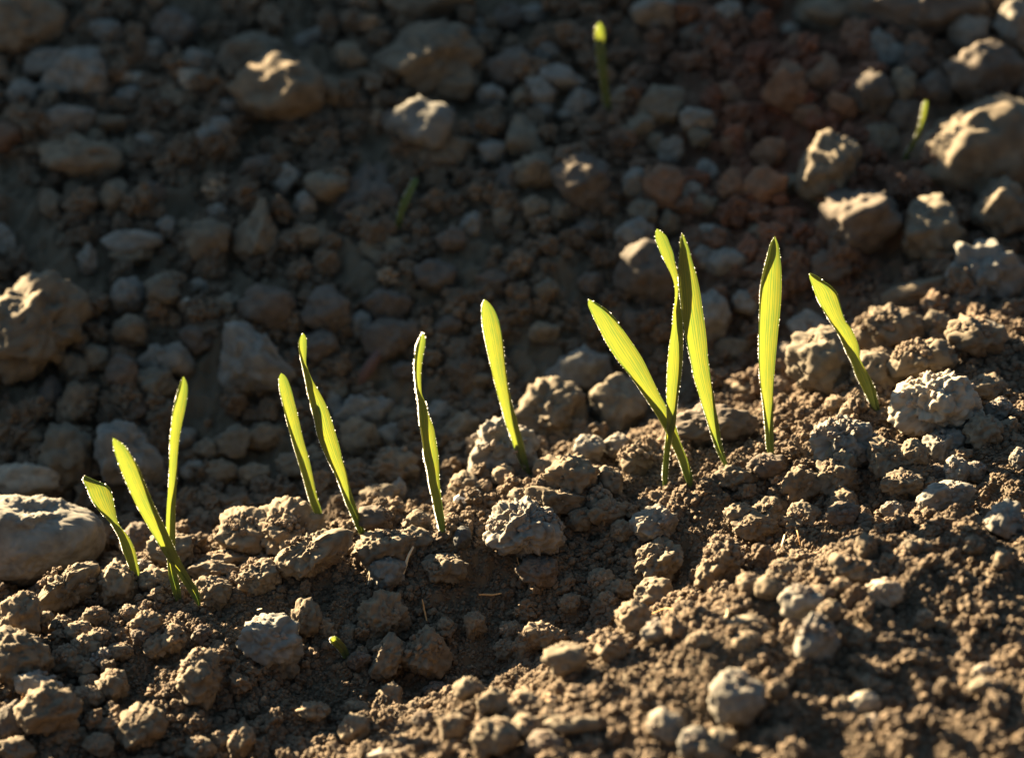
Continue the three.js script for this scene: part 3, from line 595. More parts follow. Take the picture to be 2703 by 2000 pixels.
// a clod about the origin: a, b half width and height, c half depth (metres); outline: radii around the side seen in the photograph
function clodGeometry(kind, shape, tone, a, b, c, detail, seed, outline) {
  const r = rng(seed * 7919 + 3), src = ball(detail), n = src.attributes.position.count, P = src.attributes.position.array, pos = new Float32Array(n * 3), col = new Float32Array(n * 3);
  const fac = facets(r, shape), ox = r() * 50, oy = r() * 50, oz = r() * 50, base = TONES[tone], R = Math.cbrt(a * b * c), tint = 0.86 + 0.28 * r(), warm = (r() - 0.5) * 0.10;
  const crumb = kind === 'stone' ? 0.12 : { c: 1, f: 0.45, p: 0.4, l: 0.35, r: 0.28 }[shape], big = { c: 0.17, f: 0.13, p: 0.12, l: 0.13, r: 0.15 }[shape];
  for (let i = 0; i < n; i++) {
    const x = P[i * 3], y = P[i * 3 + 1], z = P[i * 3 + 2];
    let k = 0, w = 0;                                             // soft minimum over the cut planes rounds the edges
    let m = 1.06; for (const f of fac) { const q = x * f[0] + y * f[1] + z * f[2]; if (q > 0.15) { const v = f[3] / q; if (v < m + 0.12) m = v < m - 0.12 ? v : (() => { const h = clamp01(0.5 + 0.5 * (m - v) / 0.09); return lerp(m, v, h) - 0.09 * h * (1 - h); })(); } }
    k = Math.max(0.5, m);
    if (shape === 'p' && !outline) { const up = clamp01(y); k *= 1 - 0.0 * up; w = 1 - 0.62 * smooth(-0.5, 1, y); } else w = 1;
    let X, Y, Z;
    if (outline) {
      const s = Math.hypot(x, y), t = (Math.atan2(y, x) / (2 * Math.PI) + 1) % 1 * outline.length, i0 = Math.floor(t) % outline.length, ro = lerp(outline[i0], outline[(i0 + 1) % outline.length], t - Math.floor(t)), s2 = Math.pow(s, 0.85);
      const kk = lerp(k, 1, smooth(0.8, 1, s));
      X = s > 1e-6 ? x / s * ro * s2 * kk : 0; Y = s > 1e-6 ? y / s * ro * s2 * kk : 0; Z = z * c * kk * 1.05;
    } else { X = x * a * k * w * 1.25; Y = y * b * k * 1.23; Z = z * c * k * w * 1.2; }
    // lumps and pits at several sizes, along the direction from the centre
    const u = x * a / R, v = y * b / R, t = z * c / R;
    const even = kind === 'stone' ? 0.4 : 1;
    let h = even * big * R * noise3(u * 1.5 + ox, v * 1.5 + oy, t * 1.5 + oz) + even * even * big * 0.45 * R * noise3(u * 3.7 + oy, v * 3.7 + oz, t * 3.7 + ox);
    h -= (kind === 'stone' ? 0.02 : shape === 'c' ? 0.045 : 0.06) * R * (1 - Math.min(1, 4 * Math.abs(noise3(u * 1.9 + oz, v * 1.9 + ox, t * 1.9 + oy)))) ;   // cracks where pieces broke off
    h -= 0.018 * R * (1 - Math.min(1, 5 * Math.abs(noise3(u * 4.3 + ox, v * 4.3 + oz, t * 4.3))));
    const g = 230;                                                // features per metre that stay the same size on every clod
    h += crumb * smooth(-0.6, 0.5, noise3(X * 90 + oz, Y * 90 + ox, Z * 90)) * (0.0010 * Math.min(1, R / 0.008) * (lumps3(X * g + ox, Y * g, Z * g, 1) - 0.35) + 0.0006 * (lumps3(X * g * 2.3, Y * g * 2.3 + oy, Z * g * 2.3, 2) - 0.35));
    h += 0.00042 * (0.4 + crumb) * Math.min(1, R / 0.006) * noise3(X * 430 + ox, Y * 430, Z * 430) + 0.00022 * (0.6 + crumb) * noise3(X * 950, Y * 950 + oy, Z * 950);
    h += (kind === 'stone' ? 0.5 : 0.8 + 0.2 * crumb) * (0.00042 * (lumps3(X * 900 + oz, Y * 900, Z * 900, 3) - 0.4) + 0.00042 * (lumps3(X * 1900, Y * 1900, Z * 1900 + ox, 4) - 0.4));
    const len = Math.hypot(X, Y, Z) || 1e-9, s = 1 + h / len;
    pos[i * 3] = X * s; pos[i * 3 + 1] = Y * s; pos[i * 3 + 2] = Z * s;
    const mott = tint * (1 + 0.28 * noise3(u * 2.2 + oz, v * 2.2, t * 2.2) + 0.20 * noise3(X * 420, Y * 420, Z * 420 + oz) + 0.12 * noise3(X * 1500, Y * 1500, Z * 1500));
    col[i * 3] = base[0] * mott * (1 + warm); col[i * 3 + 1] = base[1] * mott; col[i * 3 + 2] = base[2] * mott * (1 - warm);
  }
  const geo = new THREE.BufferGeometry();
  geo.setAttribute('position', new THREE.BufferAttribute(pos, 3)); geo.setAttribute('color', new THREE.BufferAttribute(col, 3)); geo.setIndex(src.index); geo.computeVertexNormals();
  return geo;
}
const camTurn = camera.quaternion.clone(), camInv = camera.quaternion.clone().invert();
function radii(points) {
  const n = 72, out = new Array(n).fill(0);
  for (let i = 0; i < n; i++) {
    const a = i / n * 2 * Math.PI, dx = Math.cos(a), dy = Math.sin(a);
    for (let j = 0; j < points.length; j += 2) {
      const x0 = points[j], y0 = -points[j + 1], q = (j + 2) % points.length, ex = points[q] - x0, ey = -points[q + 1] - y0, det = dx * -ey + ex * dy;
      if (Math.abs(det) < 1e-9) continue;
      const t = (x0 * -ey + ex * y0) / det, u = (dx * y0 - dy * x0) / det;
      if (t > 0 && u >= -1e-6 && u <= 1 + 1e-6) out[i] = Math.max(out[i], t);
    }
  }
  return out.map((v, i) => (out[(i + n - 1) % n] + 2 * v + out[(i + 1) % n]) / 4);
}
const solids = [];      // {center, radius} of what lies on the ground, for the crumbs that cling to it
const rest = [];
const order = CLODS.map((c, i) => [c[5] * c[6], i]).sort((p, q) => q[0] - p[0]), single = new Set(order.slice(0, 300).map((p) => p[1]));
CLODS.forEach(([shape, tone, kind, px, py, w, h, rot, label, poly, back], i) => {
  const foot = spot(px, Math.min(py + (py < 1150 ? 0.31 : 0.38) * h, 2080)); foot.z -= (back ?? 0) / 1000;
  const centre = onPlane(px, py, foot.z), s = pixel(centre);
  const a = w * s / 2, b = h * s / 2, c = (shape === 'l' ? 0.75 : 0.85) * Math.sqrt(a * b);
  const view = new THREE.Vector3().subVectors(centre, foot);
  if (centre.y < ground(foot.x, foot.z) - 0.2 * b) centre.y = ground(foot.x, foot.z) - 0.2 * b;
  const away = Math.abs(centre.clone().applyMatrix4(camera.matrixWorldInverse).z + FOCUS) , px1024 = Math.sqrt(w * h) / 2 * 0.379;
  const edge = 1.1 + Math.min(3.2, away * 26), detail = Math.round(Math.min(60, Math.max(5, px1024 / edge)));
  const geo = clodGeometry(kind, shape, tone, a, b, c, detail, i + 1, poly && radii(poly).map((v) => v * s));
  const q = camTurn.clone().multiply(new THREE.Quaternion().setFromAxisAngle(new THREE.Vector3(0, 0, 1), -THREE.MathUtils.degToRad(poly ? 0 : rot)));
  solids.push({ p: centre, a, b, c, q, R: Math.cbrt(a * b * c), shape, tone: TONES[tone], kind });
  if (!single.has(i)) { geo.applyQuaternion(q); geo.translate(centre.x, centre.y, centre.z); rest.push(geo); return; }
  const m = new THREE.Mesh(geo, clodMat);
  m.position.copy(centre); m.quaternion.copy(q);
  add(m, kind === 'stone' ? (w > 150 ? 'stone' : 'pebble') : 'soil_clod');
  tag(m, label, kind === 'stone' ? (w > 150 ? 'stone' : 'pebble') : 'clod', kind === 'stone' ? null : away > 0.05 && foot.z + 0.2 * foot.x < 0 ? 'clods on the shaded slope behind the row' : 'clods around the sprout row');
});
if (rest.length) tag(add(new THREE.Mesh(mergeGeometries(rest), clodMat), 'small_clods'), 'the smallest loose lumps of earth between the larger clods', 'earth lumps', null, 'stuff');

// ---------------------------------------------------------------- crumbs: far too many to count, lying on the ground and on the clods
{
  const r = rng(77), grains = [0, 1, 2, 3, 4].map((k) => {
    const src = ball(k < 3 ? 3 : 5), g = new THREE.BufferGeometry(), P = Float32Array.from(src.attributes.position.array);
    for (let i = 0; i < P.length; i += 3) { const x = P[i], y = P[i + 1], z = P[i + 2], s = 0.85 + 0.22 * noise3(x * 1.2 + k * 9, y * 1.2, z * 1.2) + 0.13 * noise3(x * 2.9, y * 2.9 + k * 5, z * 2.9) + (k > 2 ? 0.28 * (lumps3(x * 1.7 + k, y * 1.7, z * 1.7, k) - 0.4) : 0); P[i] *= s; P[i + 1] *= s * 0.85; P[i + 2] *= s; }
    g.setAttribute('position', new THREE.BufferAttribute(P, 3)); g.setIndex(src.index); g.computeVertexNormals(); return g;
  }), clusters = [0, 1, 2, 3, 4, 5].map((k) => {       // crumbs stuck together into knobbly aggregates
    const src = ball(13), g = new THREE.BufferGeometry(), P = Float32Array.from(src.attributes.position.array);
    for (let i = 0; i < P.length; i += 3) { const x = P[i], y = P[i + 1], z = P[i + 2], s = 0.62 + 0.30 * noise3(x * 1.1 + k * 7, y * 1.1, z * 1.1) + 0.42 * lumps3(x * 1.9 + k * 3, y * 1.9, z * 1.9, k) + 0.22 * lumps3(x * 4.2, y * 4.2 + k * 3, z * 4.2, k + 9); P[i] *= s; P[i + 1] *= s * 0.85; P[i + 2] *= s; }
    g.setAttribute('position', new THREE.BufferAttribute(P, 3)); g.setIndex(src.index); g.computeVertexNormals(); return g;
  });
  const M = new THREE.Matrix4(), Q = new THREE.Quaternion(), E = new THREE.Euler(), S = new THREE.Vector3(), V = new THREE.Vector3(), C = new THREE.Color(), c = [0, 0, 0];
  function scatter(name, label, count, place, size, shapes = grains) {
    const per = shapes.map(() => []);
    for (let i = 0; i < count; i++) {
      const k = Math.floor(r() * shapes.length), at = place(V); if (!at) continue;
      const s = size(V); V.y += at === 2 ? 0 : s * (shapes === clusters ? 0.2 + 1.2 * r() : 0.1 + 0.9 * r());
      E.set(r() * 6.3, r() * 6.3, r() * 6.3); Q.setFromEuler(E); S.set(s * (0.8 + 0.5 * r()), s * (0.8 + 0.4 * r()), s * (0.8 + 0.5 * r())); M.compose(V, Q, S);
      if (at === 2) { c[0] = cling[0]; c[1] = cling[1]; c[2] = cling[2]; } else soilColor(V.x, V.y, V.z, c); const t = 0.75 + 0.65 * r(), grit = r() < 0.006 ? 2.2 : 1;
      per[k].push([M.toArray(), c[0] * t * grit * 1.08, c[1] * t * grit, c[2] * t * grit]);
    }
    per.forEach((list, k) => {
      const m = new THREE.InstancedMesh(shapes[k], crumbMat, list.length);
      list.forEach((e, i) => { M.fromArray(e[0]); m.setMatrixAt(i, M); C.setRGB(e[1], e[2], e[3]); m.setColorAt(i, C); });
      tag(add(m, name), label, 'soil crumbs', null, 'stuff');
    });
  }
  let cling;
  const skewed = (lo, hi, p) => lo + (hi - lo) * Math.pow(r(), p);
  const onGround = (v, x0, x1, d0, d1, dens) => {
    const x = lerp(x0, x1, r()), d = lerp(d0, d1, r()), z = -d - 0.2 * x;
    if (dens && smooth(-0.6, 0.4, noise2(x * 26 + 40, z * 26)) < r() * dens) return 0;
    v.set(x, ground(x, z), z); return 1;
  };
  const onClod = (v) => {
    const o = near[Math.floor(Math.pow(r(), 0.8) * near.length)], u = 2 * r() - 1, ph = r() * 6.283, s = Math.sqrt(1 - u * u);
    v.set(s * Math.cos(ph) * o.a, Math.abs(u) * o.b, s * Math.sin(ph) * o.c);
    const n = v.clone().divide(new THREE.Vector3(o.a, o.b, o.c)).normalize();
    if (noise3(n.x * 1.8 + o.p.x * 300, n.y * 1.8, n.z * 1.8) < (o.shape === 'c' ? -0.3 : 0.25)) return 0;
    v.multiplyScalar(0.93).applyQuaternion(o.q).add(o.p); cling = o.tone; return 2;
  };
  const near = solids.filter((o) => -(o.p.z + 0.2 * o.p.x) < 0.05 && o.R < 0.03 && o.kind === 'clod').sort((p, q) => p.R - q.R);
  scatter('fine_soil', 'finest crumbs of earth covering the front slope', 230000, (v) => onGround(v, -0.16, 0.17, -0.165, 0.06), () => skewed(0.00022, 0.00062, 1.6));
  scatter('soil_crumbs', 'small crumbs of earth strewn over the front slope', 100000, (v) => onGround(v, -0.16, 0.17, -0.165, 0.07, 0.9), () => skewed(0.0005, 0.0013, 1.8));
  scatter('coarse_crumbs', 'coarse crumbs of earth heaped on the front slope', 5000, (v) => onGround(v, -0.16, 0.17, -0.165, 0.08, 1), () => skewed(0.0010, 0.0028, 2.0), clusters);
  scatter('clinging_crumbs', 'crumbs of earth clinging to the clods of the row', 60000, onClod, () => skewed(0.00022, 0.0010, 2));
  scatter('far_crumbs', 'blurred crumbs of earth on the shaded slope behind', 80000, (v) => onGround(v, -0.21, 0.21, 0.03, 0.30, 0.7), () => skewed(0.0004, 0.0015, 1.8));
  const beyond = (v) => { const x = lerp(-0.55, 0.55, r()), z = lerp(-0.62, 0.42, r()); if (Math.abs(x) < 0.19 && z > -0.31 && z < 0.16) return 0; if (smooth(0.3, 0.65, Math.hypot(x, z)) > r()) return 0; v.set(x, ground(x, z), z); return 1; };
  scatter('outer_crumbs', 'crumbs of earth on the ground around the row', 36000, beyond, () => skewed(0.0008, 0.0030, 1.8), clusters);
  scatter('outer_lumps', 'lumps of earth on the ground around the row', 1500, beyond, () => skewed(0.003, 0.011, 2), clusters);
  scatter('far_lumps', 'blurred lumps of earth between the clods of the shaded slope', 17000, (v) => onGround(v, -0.21, 0.21, 0.04, 0.30, 0.9), () => skewed(0.0010, 0.0042, 2.8), clusters);
}

// ---------------------------------------------------------------- sprouts
function veins(yellow, green, seed) {
  const W = 128, H = 1024, d = new Uint8Array(W * H * 4), r = rng(seed), phase = Array.from({ length: 12 }, () => [0.35 + 0.65 * r(), (r() - 0.5) * 0.35]), g = (v) => Math.round(255 * Math.pow(clamp01(v), 1 / 2.2));
  for (let j = 0; j < H; j++) for (let i = 0; i < W; i++) {
    const u = i / W * 9, k = Math.floor(u), f = Math.abs(u - k - 0.5 - phase[k][1]), vein = phase[k][0] * Math.exp(-((f / 0.19) ** 2)), spotty = 0.5 + 0.5 * noise2(i * 0.09, j * 0.012 + seed), fine = noise2(i * 0.5, j * 0.09 + seed * 3), y = j / H, e = Math.abs(i / W - 0.5) * 2, pig = 0.75 * smooth(0.30, 0.0, y) + 0.55 * smooth(0.80, 1.0, y) + 0.5 * smooth(0.72, 1, e) + 0.3 * noise2(i * 0.02, y * 5 + seed);
    const t = clamp01(1.15 * vein + 0.40 * (spotty - 0.45) + 0.14 * fine + 0.55 * pig), o = (j * W + i) * 4;
    for (let c = 0; c < 3; c++) d[o + c] = g(lerp(yellow[c], green[c], t)); d[o + 3] = 255;
  }
  const tx = new THREE.DataTexture(d, W, H); tx.colorSpace = THREE.SRGBColorSpace; tx.magFilter = THREE.LinearFilter; tx.wrapS = tx.wrapT = THREE.RepeatWrapping; tx.needsUpdate = true; return tx;
}
const leafMat = new THREE.MeshPhysicalMaterial({ name: 'leaf', map: veins([0.118, 0.121, 0.008], [0.036, 0.082, 0.011], 5), transmission: 0.70, thickness: 0, roughness: 1, side: THREE.DoubleSide });
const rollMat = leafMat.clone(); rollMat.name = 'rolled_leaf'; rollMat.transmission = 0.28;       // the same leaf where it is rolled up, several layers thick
const dewMat = new THREE.MeshPhysicalMaterial({ name: 'dew_water', color: 0xffffff, transmission: 0.9, thickness: 0, ior: 1.33, roughness: 0.85 });
function grid(rows, uvs) {
  const n = rows[0].length, pos = [], uv = [], idx = [];
  rows.forEach((row, i) => row.forEach((p, j) => { pos.push(p.x, p.y, p.z); uv.push(...uvs(i, j)); if (i && j) { const a = (i - 1) * n + j - 1, b = a + 1, c = a + n, d = c + 1; idx.push(a, b, c, b, d, c); } }));
  const g = new THREE.BufferGeometry(); g.setAttribute('position', new THREE.Float32BufferAttribute(pos, 3)); g.setAttribute('uv', new THREE.Float32BufferAttribute(uv, 2)); g.setIndex(idx); g.computeVertexNormals(); return g;
}
function spline(keys, t) {               // keys sorted by their first number; Catmull-Rom through the others
  let i = 0; while (i < keys.length - 2 && keys[i + 1][0] < t) i++;
  const k0 = keys[Math.max(0, i - 1)], k1 = keys[i], k2 = keys[i + 1], k3 = keys[Math.min(keys.length - 1, i + 2)], u = clamp01((t - k1[0]) / (k2[0] - k1[0]));
  return k1.map((_, c) => {
    if (c > 2) return lerp(k1[c], k2[c], u);
    const m1 = (k2[c] - k0[c]) / (k2[0] - k0[0] || 1), m2 = (k3[c] - k1[c]) / (k3[0] - k1[0] || 1), d = k2[0] - k1[0], u2 = u * u, u3 = u2 * u;
    return (2 * u3 - 3 * u2 + 1) * k1[c] + (u3 - 2 * u2 + u) * d * m1 + (-2 * u3 + 3 * u2) * k2[c] + (u3 - u2) * d * m2;
  });
}
// keys: [y, left x, right x, folded share at the left, folded share at the right] in crop pixels of scale K from (ox, oy)
function sprout(label, ox, oy, K, keys, { lean = 0, dewLeft = 1, dewRight = 0.3, dewSize = 1, seed = 1, yaw = 0.25, cup = 0.28, group = 'sprouts of the sharp row' }) {
  keys = keys.map((k) => [-(oy + k[0] * K), ox + k[1] * K, ox + k[2] * K, k[3] ?? 0, k[4] ?? 0]);
  const y0 = keys[0][0], y1 = keys[keys.length - 1][0], foot = spot((keys[0][1] + keys[0][2]) / 2, -y0 - 2), N = 72, rows = [], folds = { L: [], R: [] }, edges = [], r = rng(seed * 31 + 5);
  const root = new THREE.Group(); root.position.copy(foot);
  for (let i = 0; i <= N; i++) {
    const t = i / N, tt = i > N - 14 ? t : t, [y, xl, xr, fl, fr] = spline(keys, lerp(y0, y1, tt)), z = foot.z + lean * t * t;
    const round = t > 0.96 ? Math.sqrt(Math.max(0, 1 - ((t - 0.96) / 0.04) ** 2)) * 0.92 + 0.08 : 1, mx = (xl + xr) / 2, hw = (xr - xl) / 2 * round;
    const L = onPlane(mx - hw, -y, z).sub(foot), R = onPlane(mx + hw, -y, z).sub(foot), w = L.distanceTo(R) / 2, row = [];
    const bow = cup * (1 + 0.6 * (fl + fr)), zAt = (u) => -bow * w * (1 - u * u) - yaw * u * w;
    for (let j = 0; j <= 16; j++) { const u = j / 8 - 1, p = L.clone().lerp(R, j / 16); p.z += zAt(u); row.push(p); }
    rows.push(row); edges.push([row[0], row[16], w]);
    for (const [side, share] of [['L', fl], ['R', fr]]) {
      const at = side === 'L' ? 0 : 1, sg = side === 'L' ? 1 : -1, line = [];
      for (let j = 0; j <= 12; j++) {
        const ph = j / 12 * Math.PI, across = share * (1 - Math.cos(ph)) / 2, u = at + sg * across, p = L.clone().lerp(R, u);
        p.z += zAt(-sg) * (1 - across) + zAt(2 * u - 1) * across + share * w * 0.40 * Math.sin(ph) + 0.00012; line.push(p);
      }
      folds[side].push([share, line]);
    }
  }
  const blade = grid(rows, (i, j) => [0.002 + 0.996 * j / 16, 0.002 + 0.996 * i / N]);
  add(new THREE.Mesh(blade, leafMat), 'leaf_blade', root);
  for (const side of ['L', 'R']) {
    let run = [];
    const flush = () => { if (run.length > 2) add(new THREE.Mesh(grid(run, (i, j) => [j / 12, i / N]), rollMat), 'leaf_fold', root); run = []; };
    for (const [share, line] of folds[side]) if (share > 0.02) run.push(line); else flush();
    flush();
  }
  const drops = [], drop = ball(2);
  for (const [e, dens] of [[0, dewLeft], [1, dewRight]]) for (let k = 0; k < 460 * dens; k++) {
    const t = 0.04 + 0.96 * r(), clump = noise2(t * 7 + seed * 3, e * 9 + seed); if (clump < -0.6 + 0.6 * r()) continue;
    const f = t * N, i = Math.min(N - 1, Math.floor(f)), p = edges[i][e].clone().lerp(edges[i + 1][e], f - i), s = dewSize * (0.000045 + 0.00008 * Math.pow(r(), 2) + (r() < 0.06 ? 0.00012 * r() : 0)), g = drop.clone();
    p.x += (e ? 1 : -1) * s * 0.35; p.z += (r() - 0.5) * 0.0004; p.y += (r() - 0.5) * 0.0002;
    g.scale(s, s, s); g.translate(p.x, p.y, p.z); drops.push(g);
  }
  if (drops.length) { const g = mergeGeometries(drops); g.computeVertexNormals(); const m = add(new THREE.Mesh(g, dewMat), 'dew', root); m.userData.kind = 'stuff'; }
  add(root, 'grass_sprout'); tag(root, label, 'sprout', group);
  return root;
}
{
  const a = [180, 960, 0.3996];
  sprout('shortest sprout of the row, bent over with a pale curled tip', ...a, [[1500, 478, 500, 0.5, 0.5], [1370, 415, 468, 0.7, 0], [1240, 362, 440, 0.72, 0], [1150, 335, 400, 0.7, 0], [1085, 300, 348, 0.9, 0], [1045, 275, 325, 0.5, 0], [960, 200, 305, 0.15, 0], [880, 148, 288, 0, 0], [820, 125, 262, 0, 0.15], [785, 105, 200, 0, 0.7], [755, 92, 140, 0, 1], [738, 100, 118, 0, 1]], { lean: -0.006, dewLeft: 0.8, dewRight: 0.08, dewSize: 1.2, seed: 1 });
  sprout('left-leaning sprout passing in front of the upright one near the left end', ...a, [[1595, 855, 872, 0.6, 0.4], [1510, 800, 860, 0.5, 0.5], [1400, 730, 795, 0.45, 0.55], [1280, 650, 728, 0.2, 0.8], [1150, 575, 668, 0.05, 0.55], [1030, 505, 610, 0, 0.38], [920, 446, 556, 0, 0.25], [800, 392, 505, 0, 0.15], [680, 342, 455, 0, 0.1], [590, 310, 402, 0, 0.05], [525, 292, 350, 0, 0], [488, 286, 300, 0, 0]], { lean: 0.004, dewLeft: 0.35, dewRight: 0.14, seed: 2 });
  sprout('upright sprout near the left end, crossed low down by a left-leaning one', ...a, [[1605, 722, 748, 0.5, 0.5], [1510, 690, 742, 0.5, 0.5], [1400, 662, 720, 0.4, 0.6], [1290, 652, 708, 0.2, 0.7], [1180, 648, 706, 0, 0.68], [1050, 645, 706, 0, 0.6], [930, 650, 708, 0, 0.55], [800, 660, 715, 0, 0.28], [700, 665, 718, 0, 0.1], [500, 670, 733, 0, 0.04], [400, 680, 750, 0, 0], [300, 690, 772, 0.1, 0], [200, 714, 786, 0.22, 0], [140, 730, 785, 0.3, 0], [82, 748, 770, 0.3, 0]], { lean: -0.003, dewLeft: 0.5, dewRight: 0.08, seed: 3 });
}
{
  const b = [700, 850, 0.3632];
  sprout('slim straight sprout rising from between the knotty and the loaf-shaped clods', ...b, [[1515, 428, 450, 0.5, 0.5], [1450, 390, 430, 0.8, 0.2], [1360, 345, 405, 0.85, 0], [1270, 312, 376, 0.75, 0], [1150, 280, 350, 0.62, 0], [1000, 235, 318, 0.5, 0], [900, 205, 287, 0.38, 0], [800, 178, 262, 0.26, 0], [700, 150, 240, 0.18, 0], [600, 128, 215, 0.1, 0], [500, 105, 190, 0.05, 0], [430, 97, 165, 0, 0], [390, 97, 145, 0, 0], [370, 102, 128, 0, 0]], { lean: -0.004, dewLeft: 0.6, dewRight: 0.08, seed: 4 });
  sprout('twisted sprout with narrow waist and dewy left edge, right of the slim straight one', ...b, [[1570, 704, 728, 0.5, 0.5], [1500, 665, 718, 0.6, 0.4], [1420, 632, 690, 0.6, 0.4], [1300, 580, 645, 0.5, 0.5], [1200, 545, 612, 0.3, 0.12], [1100, 505, 590, 0.24, 0.08], [1000, 455, 560, 0.26, 0.04], [900, 410, 535, 0.3, 0], [800, 375, 505, 0.3, 0], [700, 355, 475, 0.34, 0], [600, 330, 437, 0.4, 0], [500, 305, 385, 0.55, 0], [420, 290, 340, 0.9, 0], [350, 275, 312, 1, 0], [300, 264, 297, 0.6, 0], [250, 252, 298, 0.35, 0], [200, 243, 300, 0.2, 0], [150, 240, 300, 0.15, 0], [110, 248, 298, 0.1, 0], [78, 262, 284, 0, 0]], { lean: 0.003, dewLeft: 1.4, dewRight: 0.08, dewSize: 1.3, seed: 5 });
  sprout('wavy sprout with the heaviest string of white dew along its left edge', 1040, 840, 0.363, [[1605, 345, 372, 0.5, 0.5], [1500, 320, 372, 0.9, 0.1], [1400, 297, 357, 0.95, 0], [1300, 277, 343, 0.92, 0], [1200, 255, 332, 0.72, 0], [1100, 240, 328, 0.66, 0], [1000, 218, 322, 0.56, 0], [900, 205, 306, 0.5, 0], [800, 190, 288, 0.6, 0], [700, 180, 250, 0.92, 0], [620, 176, 230, 1, 0], [560, 168, 205, 0.8, 0], [500, 158, 198, 0.4, 0], [400, 148, 197, 0.35, 0], [300, 147, 208, 0.35, 0], [200, 160, 226, 0.35, 0], [140, 180, 228, 0.3, 0], [105, 196, 220, 0.2, 0]], { lean: 0.002, dewLeft: 1.7, dewRight: 0.1, dewSize: 2.0, seed: 6 });
  sprout('plain broad sprout standing before the sun-outlined grey block', 1220, 760, 0.315, [[1590, 555, 585, 0.5, 0.5], [1500, 500, 562, 0.3, 0.7], [1400, 455, 537, 0, 0.75], [1300, 425, 512, 0, 0.58], [1200, 390, 484, 0, 0.52], [1100, 355, 457, 0, 0.42], [1000, 330, 427, 0, 0.28], [900, 300, 403, 0, 0.16], [800, 275, 383, 0, 0.1], [700, 250, 369, 0, 0.08], [600, 228, 358, 0, 0.08], [500, 205, 348, 0, 0.08], [400, 185, 335, 0, 0.05], [300, 168, 312, 0, 0.03], [200, 160, 275, 0, 0], [150, 162, 245, 0, 0], [110, 168, 215, 0, 0], [94, 176, 196, 0, 0]], { lean: -0.002, dewLeft: 0.9, dewRight: 0.08, seed: 7 });
}
